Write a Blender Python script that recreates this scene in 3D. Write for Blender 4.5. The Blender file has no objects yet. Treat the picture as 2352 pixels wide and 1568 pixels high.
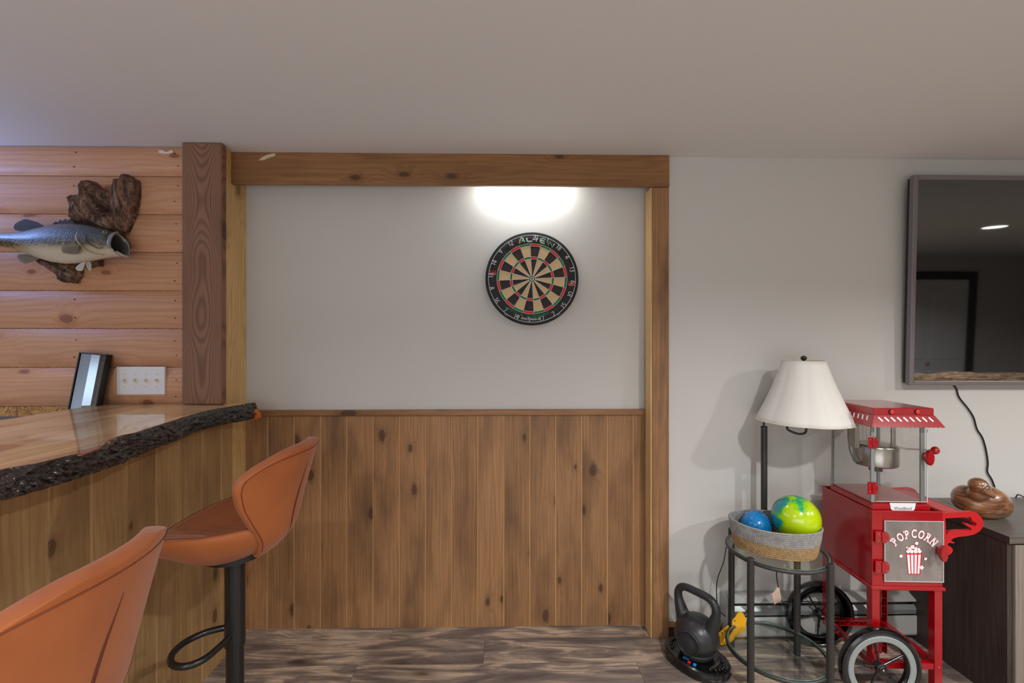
import bpy, bmesh, math, random
from mathutils import Vector, Matrix, noise, Euler

# ---------------------------------------------------------------- camera, world, lights, exposure
S = bpy.context.scene
COL = S.collection
F = 1050.0
H = 1.41
YAW = math.radians(1.036)
sY, cY = math.sin(YAW), math.cos(YAW)
ZC = 2.292          # ceiling height
cam = bpy.data.cameras.new('camera')
cam.sensor_width = 36.0
cam.lens = 36.0 * F / 2352.0
cam.clip_start = 0.02
camo = bpy.data.objects.new('camera', cam)
COL.objects.link(camo)
camo.location = (0, 0, H)
camo.rotation_euler = (math.radians(90), 0, -YAW)
S.camera = camo

w = bpy.data.worlds.new('world')
S.world = w
w.use_nodes = True
w.node_tree.nodes['Background'].inputs[0].default_value = (0.8, 0.85, 1.0, 1)
w.node_tree.nodes['Background'].inputs[1].default_value = 0.05
S.view_settings.view_transform = 'Standard'
S.view_settings.look = 'None'
S.view_settings.gamma = 1.0
S.view_settings.use_curve_mapping = False
S.view_settings.exposure = 0.08

def area(name, loc, rot, size, energy, color=(1, 1, 1), size_y=None, spread=180, shape='DISK'):
    l = bpy.data.lights.new(name, 'AREA')
    l.shape = shape
    l.size = size
    if size_y: l.size_y = size_y
    l.energy = energy
    l.color = color
    l.spread = math.radians(spread)
    o = bpy.data.objects.new(name, l)
    o.location = loc
    o.rotation_euler = [math.radians(a) for a in rot]
    COL.objects.link(o)
    return o

# recessed ceiling lights: x, y, power
CANS = [(-3.55, 0.10, 46), (-0.9, -0.75, 18), (1.15, 0.0, 36), (2.75, 0.05, 44), (4.15, 0.40, 56)]
for x, y, p in CANS:
    area('ceiling_lamp', (x, y, ZC - 0.012), (0, 0, 0), 0.11, p, (0.985, 0.985, 0.975), spread=150)
# large soft fill light added behind the camera to brighten room and ceiling
area('added_fill_light', (-0.4, -1.36, 1.15), (108, 0, 0), 3.4, 34, (0.86, 0.93, 1.0), size_y=1.5, shape='RECTANGLE')
# cool strip light on an added cabinet, outside the frame at the far left
area('cabinet_strip_light', (-3.3, 1.6, 1.93), (180, 0, 0), 1.0, 42.0, (0.24, 0.42, 1.0), size_y=0.05, shape='RECTANGLE')
# light bar fixed behind the beam over the dartboard
BAR_X0, BAR_X1 = -0.10, 0.32

# ---------------------------------------------------------------- geometry helpers
def ray(px, py):
    u = (px - 1176.0) / F; v = (784.0 - py) / F
    return Vector((sY + u * cY, cY - u * sY, v))
def aty(px, py, y):
    d = ray(px, py); t = y / d.y
    return Vector((d.x * t, y, H + d.z * t))
def atz(px, py, z):
    d = ray(px, py); t = (z - H) / d.z
    return Vector((d.x * t, d.y * t, z))
def atx(px, py, x):
    d = ray(px, py); t = x / d.x
    return Vector((x, d.y * t, H + d.z * t))

def link(name, me, mat=None, parent=None, loc=None):
    o = bpy.data.objects.new(name, me)
    COL.objects.link(o)
    if mat is not None:
        if not me.materials:
            for m in (mat if isinstance(mat, (list, tuple)) else [mat]):
                me.materials.append(m)
    if loc is not None: o.location = loc
    if parent is not None:
        o.parent = parent
        o.matrix_parent_inverse = WORLD_INV.get(parent.name, Matrix())
    return o
WORLD_INV = {}
def tag(o, label=None, cat=None, group=None, kind=None):
    if label: o['label'] = label
    if cat: o['category'] = cat
    if group: o['group'] = group
    if kind: o['kind'] = kind
    return o
def thing(name, label, cat, loc=(0, 0, 0), rz=0.0, group=None):
    o = bpy.data.objects.new(name, None)
    COL.objects.link(o)
    o.empty_display_size = 0.1
    o.location = loc
    o.rotation_euler = (0, 0, rz)
    tag(o, label, cat, group)
    return o
# things built in world coordinates: children keep world placement
def wthing(name, label, cat, loc, group=None):
    o = thing(name, label, cat, loc, 0, group)
    WORLD_INV[o.name] = Matrix.Translation(Vector(loc)).inverted()
    return o

class MB:
    def __init__(s): s.bm = bmesh.new()
    def _add(s, verts, M):
        if M is not None: bmesh.ops.transform(s.bm, matrix=M, verts=verts)
    def box(s, lo, hi, M=None, mi=0):
        lo = Vector(lo); hi = Vector(hi)
        r = bmesh.ops.create_cube(s.bm, size=1.0)
        v = r['verts']
        bmesh.ops.scale(s.bm, vec=hi - lo, verts=v)
        bmesh.ops.translate(s.bm, vec=(lo + hi) / 2, verts=v)
        s._add(v, M)
        if mi:
            for f in {f for q in v for f in q.link_faces}: f.material_index = mi
        return s
    def cyl(s, a, b, r1, r2=None, seg=24, cap=True):
        a = Vector(a); b = Vector(b); r2 = r1 if r2 is None else r2
        d = b - a
        r = bmesh.ops.create_cone(s.bm, cap_ends=cap, segments=seg, radius1=r1, radius2=r2, depth=d.length)
        q = d.to_track_quat('Z', 'Y').to_matrix().to_4x4()
        bmesh.ops.transform(s.bm, matrix=Matrix.Translation((a + b) / 2) @ q, verts=r['verts'])
        return s
    def sphere(s, c, r, sc=(1, 1, 1), seg=24, M=None):
        q = bmesh.ops.create_uvsphere(s.bm, u_segments=seg, v_segments=seg // 2, radius=r)
        bmesh.ops.scale(s.bm, vec=sc, verts=q['verts'])
        if M is not None: bmesh.ops.transform(s.bm, matrix=M, verts=q['verts'])
        bmesh.ops.translate(s.bm, vec=Vector(c), verts=q['verts'])
        return s
    def rings(s, rings, cap0=True, cap1=True, closed=True, loop=False):
        vs = [[s.bm.verts.new(p) for p in r] for r in rings]
        n = len(vs[0])
        idx = range(len(vs)) if loop else range(len(vs) - 1)
        for i in idx:
            A = vs[i]; B = vs[(i + 1) % len(vs)]
            for j in range(n if closed else n - 1):
                k = (j + 1) % n
                try: s.bm.faces.new((A[j], A[k], B[k], B[j]))
                except ValueError: pass
        if closed and not loop:
            if cap0: s.bm.faces.new(list(reversed(vs[0])))
            if cap1: s.bm.faces.new(vs[-1])
        return s
    def tube(s, pts, r, seg=10, closed=False, ry=None):
        pts = [Vector(p) for p in pts]
        n = len(pts); rings = []
        up = None
        for i, p in enumerate(pts):
            if closed: t = pts[(i + 1) % n] - pts[i - 1]
            else: t = pts[min(i + 1, n - 1)] - pts[max(i - 1, 0)]
            t.normalize()
            if up is None:
                up = Vector((0, 0, 1)) if abs(t.z) < 0.9 else Vector((0, 1, 0))
            x = t.cross(up).normalized(); up = x.cross(t).normalized()
            rr = r[i] if isinstance(r, (list, tuple)) else r
            rings.append([p + x * rr * math.cos(a) + up * (ry or rr) * math.sin(a) for a in [2 * math.pi * k / seg for k in range(seg)]])
        s.rings(rings, loop=closed)
        return s
    def lathe(s, prof, c=(0, 0, 0), seg=40, axis='z', fn=None, cap=True):
        R = []
        for r, z in prof:
            ring = []
            for k in range(seg):
                a = 2 * math.pi * k / seg
                rr = r * (fn(a, z) if fn else 1)
                if axis == 'z': p = Vector((rr * math.cos(a), rr * math.sin(a), z))
                elif axis == 'y': p = Vector((rr * math.cos(a), z, rr * math.sin(a)))
                else: p = Vector((z, rr * math.cos(a), rr * math.sin(a)))
                ring.append(p + Vector(c))
            R.append(ring)
        s.rings(R, cap0=cap, cap1=cap)
        return s
    def prism(s, pts, d):
        pts = [Vector(p) for p in pts]; d = Vector(d)
        a = [s.bm.verts.new(p) for p in pts]; b = [s.bm.verts.new(p + d) for p in pts]
        n = len(a)
        s.bm.faces.new(a); s.bm.faces.new(list(reversed(b)))
        for i in range(n):
            s.bm.faces.new((a[i], b[i], b[(i + 1) % n], a[(i + 1) % n]))
        return s
    def mesh(s, name, smooth=None):
        bmesh.ops.recalc_face_normals(s.bm, faces=s.bm.faces)
        me = bpy.data.meshes.new(name)
        s.bm.to_mesh(me); s.bm.free()
        if smooth:
            for p in me.polygons: p.use_smooth = True
            if smooth is not True:
                try: me.set_sharp_from_angle(angle=math.radians(smooth))
                except Exception: pass
        return me
    def build(s, name, mat, parent=None, smooth=None, bevel=0, loc=None, seg=2, subsurf=0, solid=0):
        o = link(name, s.mesh(name, smooth), mat, parent, loc)
        if solid:
            m = o.modifiers.new('solid', 'SOLIDIFY'); m.thickness = solid; m.offset = 0
        if bevel:
            m = o.modifiers.new('bevel', 'BEVEL'); m.width = bevel; m.segments = seg; m.limit_method = 'ANGLE'; m.angle_limit = math.radians(35)
            m.harden_normals = False
        if subsurf:
            m = o.modifiers.new('sub', 'SUBSURF'); m.levels = subsurf; m.render_levels = subsurf
        return o

def catmull(pts, n=8, closed=False):
    pts = [Vector(p) for p in pts]; out = []; m = len(pts)
    rng = range(m) if closed else range(m - 1)
    for i in rng:
        if closed: p0, p1, p2, p3 = pts[i - 1], pts[i], pts[(i + 1) % m], pts[(i + 2) % m]
        else: p0, p1, p2, p3 = pts[max(i - 1, 0)], pts[i], pts[i + 1], pts[min(i + 2, m - 1)]
        for k in range(n):
            t = k / n
            out.append(0.5 * ((2 * p1) + (p2 - p0) * t + (2 * p0 - 5 * p1 + 4 * p2 - p3) * t * t + (3 * p1 - p0 - 3 * p2 + p3) * t ** 3))
    if not closed: out.append(pts[-1])
    return out
def interp(x, tab):
    if x <= tab[0][0]: return tab[0][1]
    for (a, b), (c, d) in zip(tab, tab[1:]):
        if x <= c:
            t = (x - a) / (c - a); t = t * t * (3 - 2 * t)
            return b + (d - b) * t
    return tab[-1][1]
def remesh(o, vox, smooth=4):
    m = o.modifiers.new('remesh', 'REMESH'); m.mode = 'VOXEL'; m.voxel_size = vox; m.use_smooth_shade = True
    if smooth:
        m = o.modifiers.new('smooth', 'SMOOTH'); m.iterations = smooth; m.factor = 0.5

# flat lettering: returns mesh lying in local XY, x right, y up
def glyph_mesh(txt, size, extrude=0.0006, offset=0.0, align='CENTER', font_res=3):
    c = bpy.data.curves.new('t', 'FONT'); c.body = txt; c.size = size; c.extrude = extrude
    c.offset = offset; c.align_x = align; c.resolution_u = font_res
    o = bpy.data.objects.new('t', c); COL.objects.link(o)
    dg = bpy.context.evaluated_depsgraph_get(); dg.update()
    me = bpy.data.meshes.new_from_object(o.evaluated_get(dg))
    bpy.data.objects.remove(o); bpy.data.curves.remove(c)
    return me
def add_glyph(bm, txt, size, M, **k):
    me = glyph_mesh(txt, size, **k)
    n0 = len(bm.verts)
    bm.from_mesh(me)
    bm.verts.ensure_lookup_table()
    bmesh.ops.transform(bm, matrix=M, verts=bm.verts[n0:])
    bpy.data.meshes.remove(me)

# ---------------------------------------------------------------- materials
def srgb(r, g=None, b=None):
    if g is None: r, g, b = r
    f = lambda c: (c / 255 / 12.92) if c / 255 <= 0.04045 else ((c / 255 + 0.055) / 1.055) ** 2.4
    return (f(r), f(g), f(b), 1)
class NT:
    def __init__(s, name):
        s.m = bpy.data.materials.new(name); s.m.use_nodes = True
        s.t = s.m.node_tree; s.n = s.t.nodes; s.p = s.n['Principled BSDF']
        s.out = s.n['Material Output']
    def new(s, ty, **k):
        n = s.n.new(ty)
        for a, b in k.items(): setattr(n, a, b)
        return n
    def l(s, a, b): s.t.links.new(a, b)
    def inp(s, node, idx, v):
        if hasattr(v, 'is_linked') or isinstance(v, bpy.types.NodeSocket): s.l(v, node.inputs[idx])
        else: node.inputs[idx].default_value = v
    def math(s, op, a, b=0.0, c=0.0, clamp=False):
        n = s.new('ShaderNodeMath', operation=op); n.use_clamp = clamp
        s.inp(n, 0, a); s.inp(n, 1, b)
        if len(n.inputs) > 2: s.inp(n, 2, c)
        return n.outputs[0]
    def vmath(s, op, a, b):
        n = s.new('ShaderNodeVectorMath', operation=op); s.inp(n, 0, a); s.inp(n, 1, b); return n.outputs[0]
    def noise(s, vec, scale, detail=3, rough=0.5, dist=0.0, out=0):
        n = s.new('ShaderNodeTexNoise'); s.l(vec, n.inputs['Vector'])
        n.inputs['Scale'].default_value = scale; n.inputs['Detail'].default_value = detail
        n.inputs['Roughness'].default_value = rough; n.inputs['Distortion'].default_value = dist
        return n.outputs[out]
    def ramp(s, fac, stops, interp='LINEAR'):
        n = s.new('ShaderNodeValToRGB'); s.l(fac, n.inputs[0]); cr = n.color_ramp; cr.interpolation = interp
        while len(cr.elements) < len(stops): cr.elements.new(0.5)
        for e, (p, c) in zip(cr.elements, stops):
            e.position = p; e.color = c if len(c) == 4 else (*c, 1)
        return n.outputs[0]
    def mix(s, fac, a, b, mode='MIX'):
        n = s.new('ShaderNodeMix', data_type='RGBA', blend_type=mode)
        s.inp(n, 0, fac); s.inp(n, 6, a); s.inp(n, 7, b); return n.outputs[2]
    def coords(s, rand=True):
        tc = s.new('ShaderNodeTexCoord'); v = tc.outputs['Object']
        if rand:
            oi = s.new('ShaderNodeObjectInfo')
            k = s.vmath('SCALE', (1, 1, 1), (0, 0, 0))
            n = s.new('ShaderNodeCombineXYZ')
            for i, m in enumerate((17.3, 41.7, 29.1)):
                s.l(s.math('MULTIPLY', oi.outputs['Random'], m), n.inputs[i])
            v = s.vmath('ADD', v, n.outputs[0])
            s.rnd = oi.outputs['Random']
        return v
    def bump(s, h, strength=0.3, dist=0.002):
        n = s.new('ShaderNodeBump'); s.l(h, n.inputs['Height']); n.inputs['Strength'].default_value = strength
        n.inputs['Distance'].default_value = dist; s.l(n.outputs[0], s.p.inputs['Normal'])
    def base(s, c): s.inp(s.p, 'Base Color', c)
    def set(s, **k):
        for a, b in k.items(): s.inp(s.p, a.replace('_', ' '), b)
        return s

def plain(name, rgb, rough=0.5, metal=0.0, coat=0.0, bump=0.0, bscale=200, spec=0.5, sheen=0):
    t = NT(name); t.base(srgb(rgb)); t.set(Roughness=rough, Metallic=metal)
    t.p.inputs['Coat Weight'].default_value = coat; t.p.inputs['Coat Roughness'].default_value = 0.08
    t.p.inputs['Specular IOR Level'].default_value = spec
    v = t.coords(False)
    f = t.noise(v, 14, 3)
    t.base(t.mix(t.math('MULTIPLY', f, 0.12), srgb(rgb), tuple([x * 0.72 for x in srgb(rgb)[:3]] + [1])))
    if bump: t.bump(t.noise(v, bscale, 2), bump, 0.001)
    return t.m

def wood(name, light, dark, knotc, axis='z', ring=30, contrast=0.5, knots=0.35, stain=0.3, rough=0.5, coat=0.0, warp=0.012,
         rand=True, cath=None, fine=0.5, kscale=1.0, ringc=None, varp=0.16, bump=0.25, stainc=None):
    t = NT(name); v = t.coords(rand)
    sep = t.new('ShaderNodeSeparateXYZ'); t.l(v, sep.inputs[0])
    order = {'x': (0, 1, 2), 'y': (1, 0, 2), 'z': (2, 0, 1)}[axis]
    L, A, B = [sep.outputs[i] for i in order]
    cmb = t.new('ShaderNodeCombineXYZ'); t.l(L, cmb.inputs[0]); t.l(A, cmb.inputs[1]); t.l(B, cmb.inputs[2])
    p = cmb.outputs[0]
    # knots: one cell of about 0.2 x 0.12 m, a share of the cells holds one
    kc_ = t.new('ShaderNodeCombineXYZ'); t.l(L, kc_.inputs[0]); t.l(t.math('ADD', A, B), kc_.inputs[1])
    kp = t.vmath('MULTIPLY', kc_.outputs[0], (4.2 * kscale, 8.5 * kscale, 0))
    vo = t.new('ShaderNodeTexVoronoi', feature='F1', voronoi_dimensions='2D'); t.l(kp, vo.inputs['Vector']); vo.inputs['Scale'].default_value = 1.0
    dist = vo.outputs['Distance']
    csep = t.new('ShaderNodeSeparateColor'); t.l(vo.outputs['Color'], csep.inputs[0])
    has = t.math('LESS_THAN', csep.outputs[0], knots)
    size = t.math('MULTIPLY_ADD', csep.outputs[1], 0.09, 0.05)
    nd = t.math('DIVIDE', dist, size)                    # 1 at the knot's rim
    nd = t.math('MULTIPLY', nd, t.math('MULTIPLY_ADD', t.noise(p, 28, 2), 0.9, 0.55))
    swirl = t.math('MULTIPLY', has, t.math('POWER', 2.718, t.math('MULTIPLY', nd, -0.55)))
    # rings
    lp = t.vmath('MULTIPLY', p, (1.1, 6.0, 6.0))
    wv = t.math('SUBTRACT', t.noise(lp, 1.6, 2, 0.5), 0.5)
    lp2 = t.vmath('MULTIPLY', p, (3.0, 30.0, 30.0))
    wv2 = t.math('SUBTRACT', t.noise(lp2, 1.0, 2, 0.5), 0.5)
    q = t.math('ADD', t.math('ADD', A, t.math('MULTIPLY', B, 0.8)), t.math('MULTIPLY', wv, warp * 14))
    q = t.math('ADD', q, t.math('MULTIPLY', wv2, warp * 0.8))
    q = t.math('ADD', q, t.math('MULTIPLY', swirl, 0.09))
    if cath is not None:
        dA = t.math('SUBTRACT', A, cath)
        wl = t.noise(t.vmath('MULTIPLY', p, (2.3, 0.6, 0.6)), 1.0, 1, 0.4)
        q = t.math('ADD', t.math('MULTIPLY', t.math('MULTIPLY', dA, dA), 20.0), t.math('MULTIPLY', wl, 0.42))
        q = t.math('ADD', q, t.math('MULTIPLY', wv2, warp * 0.6))
    s = t.math('SINE', t.math('MULTIPLY', q, ring * 6.283))
    s01 = t.math('MULTIPLY_ADD', s, 0.5, 0.5)
    s01 = t.math('POWER', s01, 2.0)
    # fine fibre
    fp = t.vmath('MULTIPLY', p, (3.0, 170.0, 170.0))
    fb = t.noise(fp, 1.0, 3, 0.6)
    bl = t.vmath('MULTIPLY', p, (2.0, 7.0, 7.0))
    blot = t.noise(bl, 1.0, 3, 0.55)
    c = t.mix(t.math('MULTIPLY', s01, contrast), light, ringc or dark)
    c = t.mix(t.math('MULTIPLY', t.ramp(fb, [(0.42, (0, 0, 0)), (0.62, (1, 1, 1))]), fine * 0.55), c, dark)
    c = t.mix(t.math('MULTIPLY', t.ramp(blot, [(0.45, (0, 0, 0)), (0.72, (1, 1, 1))]), stain), c, stainc or dark)
    hal = t.math('MULTIPLY', has, t.math('POWER', 2.718, t.math('MULTIPLY', nd, -0.42)))
    c = t.mix(t.math('MULTIPLY', hal, t.math('MULTIPLY', t.noise(t.vmath('MULTIPLY', p, (9, 26, 26)), 1.0, 3), 1.1)), c, stainc or dark)
    kn = t.ramp(nd, [(0.0, (1, 1, 1)), (0.8, (0.85,) * 3), (1.0, (0.95,) * 3), (1.25, (0.25,) * 3), (1.0 if False else 1.9, (0, 0, 0))])
    n2 = t.math('DIVIDE', nd, 2.2)
    kn = t.ramp(n2, [(0.0, (0.9,) * 3), (0.36, (0.75,) * 3), (0.45, (1,) * 3), (0.58, (0.3,) * 3), (1.0, (0, 0, 0))])
    c = t.mix(t.math('MULTIPLY', kn, t.math('MULTIPLY', has, 0.85)), c, knotc)
    if rand:
        c = t.mix(1.0, c, t.ramp(t.rnd, [(0, (1 - varp,) * 3), (1, (1 + 0.0,) * 3)]), 'MULTIPLY')
    t.base(c); t.set(Roughness=rough); t.p.inputs['Coat Weight'].default_value = coat
    t.p.inputs['Coat Roughness'].default_value = 0.05
    t.p.inputs['Specular IOR Level'].default_value = 0.35
    if bump: t.bump(t.math('ADD', t.math('MULTIPLY', fb, 0.6), t.math('MULTIPLY', s01, 0.4)), bump, 0.0008)
    return t.m

def glass(name, tint=(0.93, 0.96, 0.95), refl=1.0, haze=0.0, hazec=(0.6, 0.6, 0.58), rough=0.02):
    t = NT(name); n = t.n; n.remove(t.p)
    tr = n.new('ShaderNodeBsdfTransparent'); tr.inputs[0].default_value = (*tint, 1)
    gl = n.new('ShaderNodeBsdfGlossy'); gl.inputs['Roughness'].default_value = rough
    fr = n.new('ShaderNodeFresnel'); fr.inputs[0].default_value = 1.45
    geo = n.new('ShaderNodeNewGeometry')
    nv = t.new('ShaderNodeVectorMath', operation='DOT_PRODUCT')
    t.l(geo.outputs['Incoming'], nv.inputs[0]); t.l(geo.outputs['Normal'], nv.inputs[1])
    ab = t.math('ABSOLUTE', nv.outputs['Value'])
    k = t.math('MULTIPLY_ADD', t.math('POWER', t.math('SUBTRACT', 1.0, ab), 5.0), 0.96 * refl, 0.04 * refl)
    m = n.new('ShaderNodeMixShader'); t.l(k, m.inputs[0]); t.l(tr.outputs[0], m.inputs[1]); t.l(gl.outputs[0], m.inputs[2])
    last = m.outputs[0]
    if haze:
        df = n.new('ShaderNodeBsdfDiffuse'); df.inputs[0].default_value = (*hazec, 1)
        m2 = n.new('ShaderNodeMixShader')
        v = t.coords(False)
        hz = t.math('MULTIPLY', t.noise(t.vmath('MULTIPLY', v, (1, 1, 0.6)), 9, 4, 0.6), haze * 2)
        t.l(hz, m2.inputs[0]); t.l(last, m2.inputs[1]); t.l(df.outputs[0], m2.inputs[2]); last = m2.outputs[0]
    t.l(last, t.out.inputs[0])
    return t.m

def paint(name, rgb, bump=0.12, rough=0.75, mott=0.06):
    t = NT(name); v = t.coords(False)
    c = t.mix(t.math('MULTIPLY', t.noise(v, 1.3, 3), mott), srgb(rgb), tuple([x * 0.8 for x in srgb(rgb)[:3]] + [1]))
    t.base(c); t.set(Roughness=rough)
    h = t.math('ADD', t.noise(v, 160, 3, 0.6), t.math('MULTIPLY', t.noise(v, 18, 2), 0.6))
    t.bump(h, bump, 0.0015)
    return t.m

M = {}
M['wall'] = paint('wall_paint', (200, 197, 192), 0.22)
M['ceil'] = paint('ceiling_paint', (214, 212, 210), 0.03)
M['brown_wood'] = wood('stained_pine_upright', srgb(176, 130, 88), srgb(112, 78, 50), srgb(64, 40, 26), 'z', ring=60, contrast=0.22, knots=0.15, stain=0.75, rough=0.5, stainc=srgb(98, 72, 52), varp=0.2, warp=0.005, fine=0.7, kscale=1.25)
M['brown_wood_x'] = wood('stained_pine_level', srgb(156, 112, 72), srgb(98, 66, 40), srgb(60, 36, 22), 'x', ring=40, contrast=0.25, knots=0.4, stain=0.5, rough=0.45, varp=0.05, warp=0.007)
M['bar_wood'] = wood('stained_pine_bar', srgb(184, 148, 100), srgb(122, 92, 58), srgb(74, 50, 34), 'z', ring=56, contrast=0.22, knots=0.15, stain=0.6, rough=0.5, stainc=srgb(122, 92, 66), varp=0.16, warp=0.006, kscale=1.2)
M['fir'] = wood('dark_fir', srgb(142, 104, 80), srgb(80, 56, 42), srgb(72, 44, 34), 'z', ring=44, contrast=0.55, knots=0.08, stain=0.25, rough=0.5, warp=0.02, fine=0.3, ringc=srgb(82, 56, 42), rand=False, cath=-1.337)
M['pale_wood'] = wood('pale_pine_return', srgb(226, 188, 128), srgb(172, 130, 78), srgb(120, 86, 50), 'z', ring=60, contrast=0.35, knots=0.1, stain=0.35, rough=0.45, rand=False)
M['tongue'] = plain('bare_tongue', (184, 140, 92), 0.6)
M['siding'] = wood('log_siding_pine', srgb(206, 160, 126), srgb(172, 116, 82), srgb(112, 62, 48), 'x', ring=46, contrast=0.34, knots=0.36, stain=0.38, rough=0.4, warp=0.006, stainc=srgb(200, 136, 94), varp=0.1, kscale=0.85)
def osb_mat():
    t = NT('osb'); v = t.coords(False)
    vo = t.new('ShaderNodeTexVoronoi', feature='F1'); t.l(t.vmath('MULTIPLY', t.vmath('ADD', v, t.noise(v, 6, 2, out=1)), (30, 30, 85)), vo.inputs['Vector']); vo.inputs['Scale'].default_value = 1
    cs = t.new('ShaderNodeSeparateColor'); t.l(vo.outputs['Color'], cs.inputs[0])
    t.base(t.ramp(cs.outputs[0], [(0, srgb(128, 84, 44)), (0.5, srgb(178, 128, 72)), (1, srgb(214, 170, 108))])); t.set(Roughness=0.7)
    return t.m
M['osb'] = osb_mat()

def floor_mat():
    t = NT('floor_plank'); v = t.coords(True)
    p = t.vmath('MULTIPLY', v, (1.5, 9.0, 9.0))
    n1 = t.noise(p, 1.4, 5, 0.6, 1.4)
    p2 = t.vmath('MULTIPLY', v, (3.0, 60.0, 60.0))
    n2 = t.noise(p2, 1.0, 4, 0.6, 0.6)
    p3 = t.vmath('MULTIPLY', v, (2.2, 5.5, 5.5))
    n3 = t.noise(p3, 1.1, 3, 0.5, 1.2)
    sx = t.new('ShaderNodeSeparateXYZ'); t.l(v, sx.inputs[0])
    q = t.math('ADD', sx.outputs[1], t.math('MULTIPLY', n3, 0.22))
    s = t.math('MULTIPLY_ADD', t.math('SINE', t.math('MULTIPLY', q, 300)), 0.5, 0.5)
    c = t.ramp(n1, [(0.34, srgb(98, 90, 88)), (0.45, srgb(138, 124, 116)), (0.52, srgb(168, 150, 136)), (0.58, srgb(214, 188, 162)), (0.8, srgb(232, 210, 184))])
    c = t.mix(t.math('MULTIPLY', t.ramp(n2, [(0.4, (0, 0, 0)), (0.7, (1, 1, 1))]), 0.55), c, srgb(104, 92, 88))
    n5 = t.noise(t.vmath('MULTIPLY', v, (4.0, 190.0, 190.0)), 1.0, 3, 0.6)
    c = t.mix(t.math('MULTIPLY', t.ramp(n5, [(0.45, (0, 0, 0)), (0.6, (1, 1, 1))]), 0.35), c, srgb(92, 80, 76))
    c = t.mix(t.math('MULTIPLY', s, 0.18), c, srgb(104, 90, 84))
    vo = t.new('ShaderNodeTexVoronoi', feature='F1', voronoi_dimensions='2D'); t.l(t.vmath('MULTIPLY', v, (2.4, 6.5, 0)), vo.inputs['Vector']); vo.inputs['Scale'].default_value = 1
    cs = t.new('ShaderNodeSeparateColor'); t.l(vo.outputs['Color'], cs.inputs[0])
    k = t.math('MULTIPLY', t.math('LESS_THAN', cs.outputs[0], 0.3), t.ramp(vo.outputs['Distance'], [(0.03, (1, 1, 1)), (0.12, (0.35,) * 3), (0.3, (0, 0, 0))]))
    c = t.mix(t.math('MULTIPLY', k, 0.8), c, srgb(58, 48, 44))
    c = t.mix(1.0, c, t.ramp(t.rnd, [(0, (0.84,) * 3), (1, (1.06,) * 3)]), 'MULTIPLY')
    t.base(c); t.set(Roughness=0.42); t.bump(n2, 0.12, 0.0006)
    return t.m
M['floor'] = floor_mat()
M['floor_base'] = plain('floor_underlay', (52, 44, 40), 0.8)

def slab_mat():
    t = NT('slab_top'); v = t.coords(False)
    p = t.vmath('MULTIPLY', v, (8.0, 1.6, 8.0))
    n1 = t.noise(p, 1.5, 3, 0.5, 0.5)
    n2 = t.noise(t.vmath('MULTIPLY', v, (90, 4, 90)), 1, 3, 0.6)
    sx = t.new('ShaderNodeSeparateXYZ'); t.l(v, sx.inputs[0])
    q = t.math('ADD', sx.outputs[0], t.math('MULTIPLY', n1, 0.12))
    s = t.math('POWER', t.math('MULTIPLY_ADD', t.math('SINE', t.math('MULTIPLY', q, 210)), 0.5, 0.5), 3)
    c = t.ramp(n1, [(0.3, srgb(250, 222, 168)), (0.5, srgb(240, 200, 140)), (0.64, srgb(206, 156, 100)), (0.75, srgb(140, 92, 56))])
    c = t.mix(t.math('MULTIPLY', s, 0.25), c, srgb(164, 112, 66))
    c = t.mix(t.math('MULTIPLY', n2, 0.2), c, srgb(150, 100, 60))
    # heartwood tongue and its pale sapwood border, near the front edge at (-1.26, 1.0)
    d = t.vmath('SUBTRACT', v, (-1.335, 1.17, 1.129))
    d = t.vmath('MULTIPLY', d, (9.0, 4.2, 0))
    ln = t.new('ShaderNodeVectorMath', operation='LENGTH'); t.l(d, ln.inputs[0])
    r = t.math('ADD', ln.outputs['Value'], t.math('MULTIPLY', n1, 0.5))
    h = t.ramp(r, [(0.72, (1, 1, 1)), (0.8, (0, 0, 0))])
    h2 = t.ramp(r, [(0.8, (1, 1, 1)), (1.3, (0, 0, 0))])
    c = t.mix(t.math('MULTIPLY', h2, 0.7), c, srgb(226, 192, 140))
    c = t.mix(t.math('MULTIPLY', h, 0.9), c, srgb(176, 100, 66))
    t.base(c); t.set(Roughness=0.4); t.p.inputs['Coat Weight'].default_value = 0.95; t.p.inputs['Coat Roughness'].default_value = 0.02
    n = t.new('ShaderNodeBump'); t.l(t.noise(v, 5, 2), n.inputs['Height']); n.inputs['Strength'].default_value = 0.25; n.inputs['Distance'].default_value = 0.004
    t.l(n.outputs[0], t.p.inputs['Coat Normal'])
    return t.m
M['slab'] = slab_mat()
def bark_mat():
    t = NT('bark'); v = t.coords(False)
    n1 = t.noise(v, 55, 5, 0.65); n2 = t.noise(t.vmath('MULTIPLY', v, (1, 1, 2.5)), 22, 4, 0.6)
    c = t.ramp(n1, [(0.38, srgb(14, 9, 8)), (0.52, srgb(38, 26, 21)), (0.64, srgb(62, 44, 36)), (0.78, srgb(96, 74, 64))])
    c = t.mix(t.math('MULTIPLY', t.ramp(n2, [(0.5, (0, 0, 0)), (0.7, (1, 1, 1))]), 0.4), c, srgb(74, 42, 26))
    t.base(c); t.set(Roughness=0.3); t.p.inputs['Coat Weight'].default_value = 1.0; t.p.inputs['Coat Roughness'].default_value = 0.08
    t.bump(t.noise(v, 150, 4, 0.75), 1.0, 0.007)
    return t.m
M['bark'] = bark_mat()
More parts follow.
